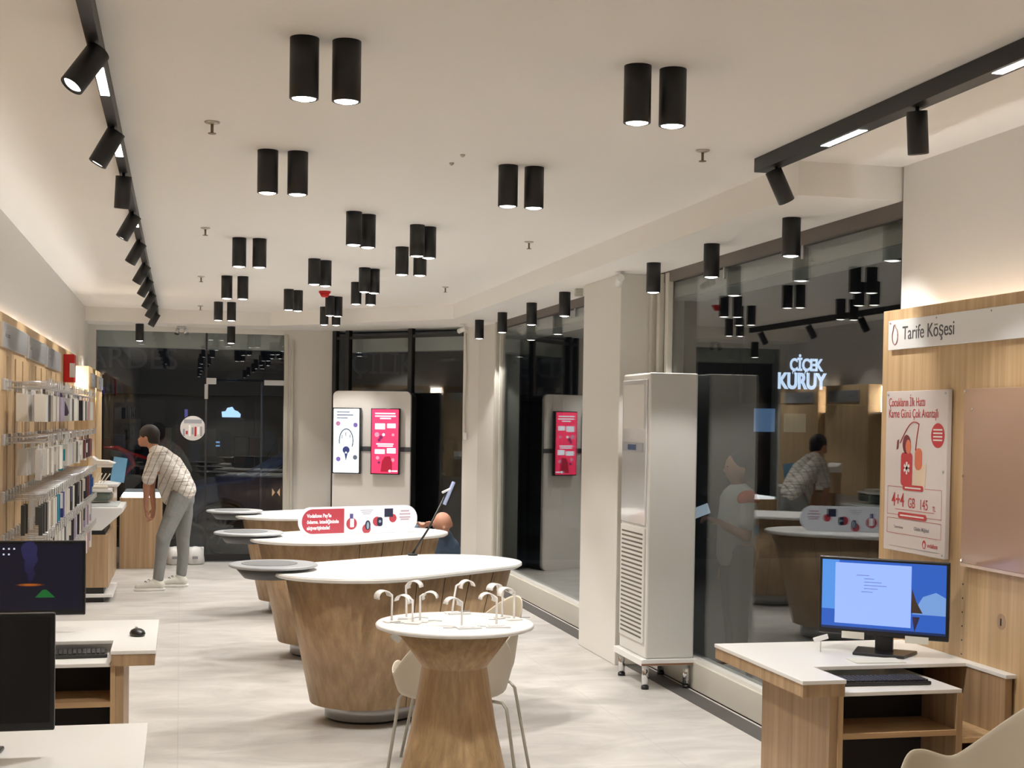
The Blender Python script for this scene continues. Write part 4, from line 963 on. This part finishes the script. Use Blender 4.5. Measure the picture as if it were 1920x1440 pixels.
def hand(w, d, side, curl=.4, sc=1.0):
    """palm at wrist w pointing along d; five separate curled fingers"""
    w = Vector(w); d = Vector(d).normalized(); s = Vector(side).normalized(); n = d.cross(s)
    ch = []
    k = w + d * .085 * sc
    for i, off in enumerate((-.028, -.009, .010, .028)):
        ch.append([(w + s * off * .5 * sc, .019 * sc), (k + s * off * sc, .013 * sc)])
        ln = (.068, .076, .072, .055)[i] * sc; b = k + s * off * 1.05 * sc; p1 = b + (d * math.cos(curl * .6) + n * math.sin(curl * .6)) * ln * .5; p2 = p1 + (d * math.cos(curl * 1.7) + n * math.sin(curl * 1.7)) * ln * .5
        ch.append([(b, .0105 * sc), (p1, .0095 * sc), (p2, .008 * sc)])
    th = w + s * -.028 * sc + d * .02 * sc; t1 = th + (d * .6 - s * .7 + n * .3) * .045 * sc; ch.append([(th, .014 * sc), (t1, .0115 * sc), (t1 + (d * .8 - s * .25 + n * .3) * .035 * sc, .009 * sc)])
    return ch
def striped_shirt(name, base, line, sc):
    m = bpy.data.materials.new(name); m.use_nodes = True; nt = m.node_tree; b = nt.nodes['Principled BSDF']; L = nt.links.new
    tc = nt.nodes.new('ShaderNodeTexCoord'); mp = nt.nodes.new('ShaderNodeMapping'); mp.inputs['Rotation'].default_value = (0, R(-22), 0)
    wv = nt.nodes.new('ShaderNodeTexWave'); wv.bands_direction = 'X'; wv.inputs['Scale'].default_value = sc; wv.inputs['Distortion'].default_value = 1.2; wv.inputs['Detail Scale'].default_value = 2
    cr = nt.nodes.new('ShaderNodeValToRGB'); cr.color_ramp.elements[0].position = .0; cr.color_ramp.elements[0].color = (*line, 1); cr.color_ramp.elements[1].position = .09; cr.color_ramp.elements[1].color = (*base, 1)
    L(tc.outputs['Object'], mp.inputs[0]); L(mp.outputs[0], wv.inputs[0]); L(wv.outputs['Fac'], cr.inputs[0]); L(cr.outputs[0], b.inputs['Base Color']); b.inputs['Roughness'].default_value = .85
    nz = nt.nodes.new('ShaderNodeTexNoise'); nz.inputs['Scale'].default_value = 7; nz.inputs['Detail'].default_value = 2; m2 = nt.nodes.new('ShaderNodeMapping'); m2.inputs['Scale'].default_value = (.6, .6, 3.4)
    L(tc.outputs['Object'], m2.inputs[0]); L(m2.outputs[0], nz.inputs[0]); bp = nt.nodes.new('ShaderNodeBump'); bp.inputs['Strength'].default_value = .9; bp.inputs['Distance'].default_value = .05
    L(nz.outputs['Fac'], bp.inputs['Height']); L(bp.outputs[0], b.inputs['Normal'])
    return m
def denim(name, col):
    m = mat(name, col, .85); nt = m.node_tree
    for n_ in nt.nodes:
        if n_.type == 'BUMP': n_.inputs['Strength'].default_value = .6; n_.inputs['Distance'].default_value = .03
        if n_.type == 'TEX_NOISE': n_.inputs['Scale'].default_value = 9
    return m
# --- man bending beside the far left counter (world coords relative to his root)
ox, oy = -.16, 13.92
t = thing('person', 'man in striped white shirt, grey jeans and white sneakers bending forward at far left', 'person', (ox, oy, 0))
V = lambda x, y, z: (x - ox, y - oy, z)
hipL = V(.02, 14.0, .90); hipR = V(.0, 13.84, .90)
kneeN = V(-.15, 13.78, .50); ankN = V(-.20, 13.80, .10); kneeF = V(.03, 14.06, .50); ankF = V(.02, 14.10, .11)
chest = V(-.16, 13.92, 1.22); neck = V(-.245, 13.95, 1.345); headc = V(-.305, 13.98, 1.455)
shN = V(-.235, 13.79, 1.25); shF = V(-.25, 14.08, 1.25)
elN = V(-.31, 13.80, 1.0); wrN = V(-.315, 13.86, .80); elF = V(-.27, 14.06, .98); wrF = V(-.245, 13.95, .78)
chains = [[(hipR, .085), (kneeN, .055), (ankN, .035)], [(hipL, .085), (kneeF, .055), (ankF, .035)], [(V(.01, 13.92, .93), .10), (chest, .11), (neck, .05), (headc, .055)],
          [(shN, .048), (elN, .036), (wrN, .023)], [(shF, .048), (elF, .036), (wrF, .023)],
          [(ankN, .03), (V(-.28, 13.80, .05), .025)], [(ankF, .03), (V(-.06, 14.10, .05), .025)]]
chains += hand(wrN, (.05, -.02, -1), (0, 1, 0), .7) + hand(wrF, (-.1, -.1, -1), (.3, -1, 0), .6)
voxel_mesh('body', chains, SKIN, t, .007, 4, [(headc, (.078, .072, .10), (0, 25, 0)), (Vector(headc) + Vector((-.078, .01, -.028)), (.018, .012, .016), (0, 0, 0)), (Vector(headc) + Vector((-.055, .005, -.06)), (.035, .04, .035), (0, 0, 0)), (Vector(headc) + Vector((-.015, -.075, -.01)), (.018, .010, .028), (0, 10, 0))])
voxel_mesh('hair', [], HAIR, t, .008, 3, [(Vector(headc) + Vector((.018, -.0, .028)), (.098, .092, .094), (0, 25, 0)), (Vector(headc) + Vector((.045, 0, -.03)), (.068, .078, .075), (0, 0, 0))])
m_ = MB()
for yy in (-.028, .032): m_.lathe([(.004, -.004), (.006, 0), (.004, .004)], Vector(headc) + Vector((-.073, yy, .0)), 8)
m_.build('eyes', mat('eye_dark', (.02, .015, .012), .3), t); MB().obox(Vector(headc) + Vector((-.085, .004, -.055)), (.004, .018, .003), Matrix.Identity(3)).build('mouth', mat('lip', (.35, .12, .1), .5), t)
shirt = striped_shirt('striped_shirt', (.66, .62, .57), (.28, .25, .24), 5.5)
voxel_mesh('shirt', [[(V(.03, 13.92, .955), .125), (V(-.03, 13.92, 1.06), .135), (V(-.10, 13.93, 1.17), .135), (V(-.19, 13.93, 1.27), .105), (V(-.235, 13.94, 1.325), .062)],
                     [(V(.045, 13.83, .93), .08), (V(-.02, 13.82, 1.05), .085), (V(-.12, 13.80, 1.18), .08), (V(-.2, 13.79, 1.27), .075), (shN, .07), (V(-.285, 13.79, 1.09), .065), (V(-.29, 13.79, 1.065), .066)],
                     [(V(-.02, 14.0, .95), .09), (V(-.12, 14.05, 1.17), .08), (shF, .065), (V(-.275, 14.07, 1.08), .06)],
                     [(V(-.10, 13.92, 1.1), .11), (V(-.13, 13.92, .98), .085), (V(-.10, 13.90, .87), .07)]], shirt, t, .010, 5)
jeans = denim('grey_jeans', (.23, .235, .23))
voxel_mesh('jeans', [[(V(.02, 13.92, .94), .12), (V(.02, 13.92, .86), .12)], [(V(0, 13.85, .88), .105), (V(-.07, 13.81, .70), .088), (kneeN, .074), (V(-.17, 13.79, .32), .060), (V(-.195, 13.80, .115), .052)],
                     [(V(.02, 13.99, .88), .105), (V(.04, 14.03, .70), .085), (kneeF, .070), (V(.035, 14.08, .32), .058), (V(.02, 14.10, .13), .052)]], jeans, t, .010, 4)
SNK = mat('sneaker_white', (.62, .60, .54), .6); SOLE = mat('sneaker_sole', (.72, .70, .66), .6)
for (fx, fy), nm in (((-.20, 13.80), 'n'), ((.015, 14.10), 'f')):
    s_ = voxel_mesh('sneaker', [[(V(fx + .02, fy, .055), .048), (V(fx - .05, fy - .005, .055), .046), (V(fx - .13, fy - .012, .042), .036), (V(fx - .185, fy - .018, .036), .028)], [(V(fx, fy, .06), .05), (V(fx - .005, fy, .095), .048)]], SNK, t, .009, 4)
    pol = [V(fx + .07, fy - .04, 0)[:2], V(fx + .075, fy + .03, 0)[:2], V(fx - .1, fy + .045, 0)[:2], V(fx - .215, fy + .01, 0)[:2], V(fx - .215, fy - .045, 0)[:2], V(fx - .1, fy - .06, 0)[:2]]
    MB().prism(pol, 0, .024).build('sole', SOLE, s_, .006)
    MB().tube([V(fx - .07, fy - .03, .10), V(fx - .08, fy, .108), V(fx - .09, fy + .025, .098)], .004, 6).tube([V(fx - .10, fy - .03, .085), V(fx - .11, fy, .092), V(fx - .12, fy + .02, .082)], .004, 6).build('laces', mat('lace_grey', (.25, .24, .22), .7), s_)
# --- person leaning behind the middle counter
bx_, by_ = 1.90, 10.95
t = thing('person', 'person in denim leaning low behind the middle counter, bald crown and arm showing', 'person', (bx_, by_, 0))
U = lambda x, y, z: (x - bx_, y - by_, z)
hc = U(2.0, 10.86, .86)
ch2 = [[(U(2.06, 11.1, .46), .11), (U(2.03, 11.0, .66), .11), (U(2.0, 10.92, .76), .06), (hc, .06)], [(U(2.06, 11.1, .44), .08), (U(2.04, 10.78, .46), .06), (U(2.04, 10.80, .08), .04), (U(2.02, 10.70, .04), .03)],
       [(U(2.0, 11.1, .44), .08), (U(1.84, 10.9, .46), .06), (U(1.86, 10.92, .08), .04), (U(1.84, 10.80, .04), .03)], [(U(1.90, 10.98, .72), .04), (U(1.76, 10.86, .80), .035), (U(1.83, 10.74, .845), .024)], [(U(2.10, 10.96, .68), .04), (U(2.12, 10.95, .5), .035), (U(2.08, 10.8, .52), .024)]]
ch2 += hand(U(1.82, 10.76, .85), (.25, -.9, .0), (1, .2, 0), .4) + hand(U(2.1, 10.8, .52), (-.9, -.1, 0), (0, 1, 0), .5)
voxel_mesh('body', ch2, SKIN, t, .008, 4, [(hc, (.072, .085, .075), (40, 0, 0)), (Vector(hc) + Vector((0, -.075, -.045)), (.014, .02, .016), (0, 0, 0)), (Vector(hc) + Vector((-.072, .0, -.02)), (.012, .018, .026), (0, 0, 0)), (Vector(hc) + Vector((.072, .0, -.02)), (.01, .016, .024), (0, 0, 0))])
DEN = denim('blue_denim', (.045, .075, .12)); DEL = denim('pale_denim', (.16, .26, .36))
voxel_mesh('jacket', [[(U(2.06, 11.1, .44), .14), (U(2.04, 11.0, .62), .135), (U(2.01, 10.95, .73), .09)], [(U(2.10, 10.96, .66), .06), (U(2.12, 10.95, .5), .052), (U(2.08, 10.84, .51), .045)]], DEN, t, .012, 4)
o = voxel_mesh('sleeve', [[(U(1.92, 10.98, .70), .065), (U(1.76, 10.86, .79), .052), (U(1.80, 10.78, .835), .038)]], DEL, t, .010, 4); plabel(o, 'pale blue denim sleeve')
voxel_mesh('trousers', [[(U(2.04, 11.1, .44), .13), (U(2.04, 10.80, .46), .08), (U(2.04, 10.80, .10), .055)], [(U(2.02, 11.1, .44), .12), (U(1.85, 10.9, .46), .08), (U(1.86, 10.92, .10), .055)]], DEN, t, .012, 4)
for fx, fy in ((2.03, 10.76), (1.85, 10.88)): voxel_mesh('shoe', [[(U(fx, fy + .04, .05), .045), (U(fx - .01, fy - .08, .04), .04), (U(fx - .02, fy - .14, .035), .03)]], BLACK_P, t, .010, 3)
t2_ = thing('stool', 'black stool under the person behind the middle counter', 'stool', (2.05, 11.14, 0))
MB().lathe([(.15, .255), (.16, .26), (.16, .285)], n=24).build('seat', BLACK_P, t2_, .004)
for a in range(4): MB().tube([(.1 * math.cos(a * PI / 2 + .78), .1 * math.sin(a * PI / 2 + .78), .26), (.17 * math.cos(a * PI / 2 + .78), .17 * math.sin(a * PI / 2 + .78), 0)], .01, 8).build('leg', BLACK, t2_)
# --- person on the pavement outside the near side window
qx, qy = 3.72, 9.05
t = thing('person', 'person in white T-shirt with orange shoulder holding a phone outside the near side window', 'person', (qx, qy, -.02))
Q = lambda x, y, z: (x, y, z)
hh = Q(-.02, 0, 1.38)
ch3 = [[(Q(.0, 0, .82), .12), (Q(0, 0, 1.1), .12), (Q(-.005, 0, 1.24), .05), (hh, .055)], [(Q(.0, -.09, .82), .08), (Q(-.02, -.09, .44), .052), (Q(0, -.09, .08), .036), (Q(-.10, -.09, .04), .03)], [(Q(.0, .09, .82), .08), (Q(.0, .09, .44), .052), (Q(.03, .09, .08), .036), (Q(-.08, .09, .04), .03)],
       [(Q(0, -.17, 1.17), .045), (Q(-.02, -.20, .92), .036), (Q(-.2, -.14, 1.02), .024)], [(Q(0, .17, 1.17), .045), (Q(.0, .2, .92), .036), (Q(-.02, .19, .72), .024)]]
ch3 += hand(Q(-.2, -.14, 1.02), (-.8, .2, .3), (0, 1, .2), .9, .9) + hand(Q(-.02, .19, .72), (-.1, 0, -1), (-1, 0, 0), .5, .9)
voxel_mesh('body', ch3, SKIN, t, .009, 4, [(hh, (.082, .072, .105), (0, 0, 0)), (Q(-.105, 0, 1.365), (.016, .01, .016), (0, 0, 0)), (Q(.0, -.072, 1.37), (.016, .009, .026), (0, 0, 0)), (Q(.0, .072, 1.37), (.016, .009, .026), (0, 0, 0))])
voxel_mesh('hair', [], HAIR, t, .010, 3, [(Q(.01, 0, 1.42), (.092, .085, .085), (0, 0, 0)), (Q(.045, 0, 1.36), (.055, .075, .08), (0, 0, 0))])
m_ = MB()
for yy in (-.03, .03): m_.lathe([(.004, -.004), (.006, 0), (.004, .004)], (-.097, yy, 1.39), 8)
m_.build('eyes', mat('eye_dark'), t); MB().box(-.103, -.097, -.02, .02, 1.325, 1.331).build('mouth', mat('lip'), t)
TEE = mat('white_tee', (.6, .6, .57), .85)
voxel_mesh('t_shirt', [[(Q(.0, 0, .80), .15), (Q(0, 0, 1.02), .145), (Q(0, 0, 1.15), .13), (Q(0, 0, 1.2), .09)], [(Q(0, -.08, 1.17), .085), (Q(0, -.17, 1.15), .07), (Q(-.01, -.195, 1.02), .062)], [(Q(0, .08, 1.17), .085), (Q(0, .17, 1.15), .07), (Q(0, .2, 1.02), .062)]], TEE, t, .012, 5)
o = voxel_mesh('shoulder_patch', [], mat('tee_orange', srgb(210, 90, 50), .8), t, .010, 3, [(Q(-.0, -.17, 1.175), (.078, .072, .062), (0, 0, 0))]); plabel(o, 'orange shoulder')
voxel_mesh('trousers', [[(Q(0, 0, .80), .125), (Q(0, 0, .74), .125)], [(Q(0, -.08, .8), .10), (Q(-.02, -.09, .44), .07), (Q(0, -.09, .08), .05)], [(Q(0, .08, .8), .10), (Q(0, .09, .44), .07), (Q(.03, .09, .08), .05)]], mat('grey_trousers', (.13, .13, .125), .85), t, .012, 4)
for fy in (-.09, .09): voxel_mesh('shoe', [[(Q(.03, fy, .05), .045), (Q(-.08, fy, .04), .04), (Q(-.15, fy, .035), .03)]], BLACK_P, t, .010, 3)
o = MB().obox((qx - .325, qy - .12, 1.07), (.035, .004, .07), Matrix.Rotation(R(70), 3, 'Y')).build('phone', mat('phone_white', (.6, .7, .8), .3, emit=(.7, .85, 1), es=.5), None, .003)
tag(o, 'lit phone held by the person outside the near side window', 'phone')
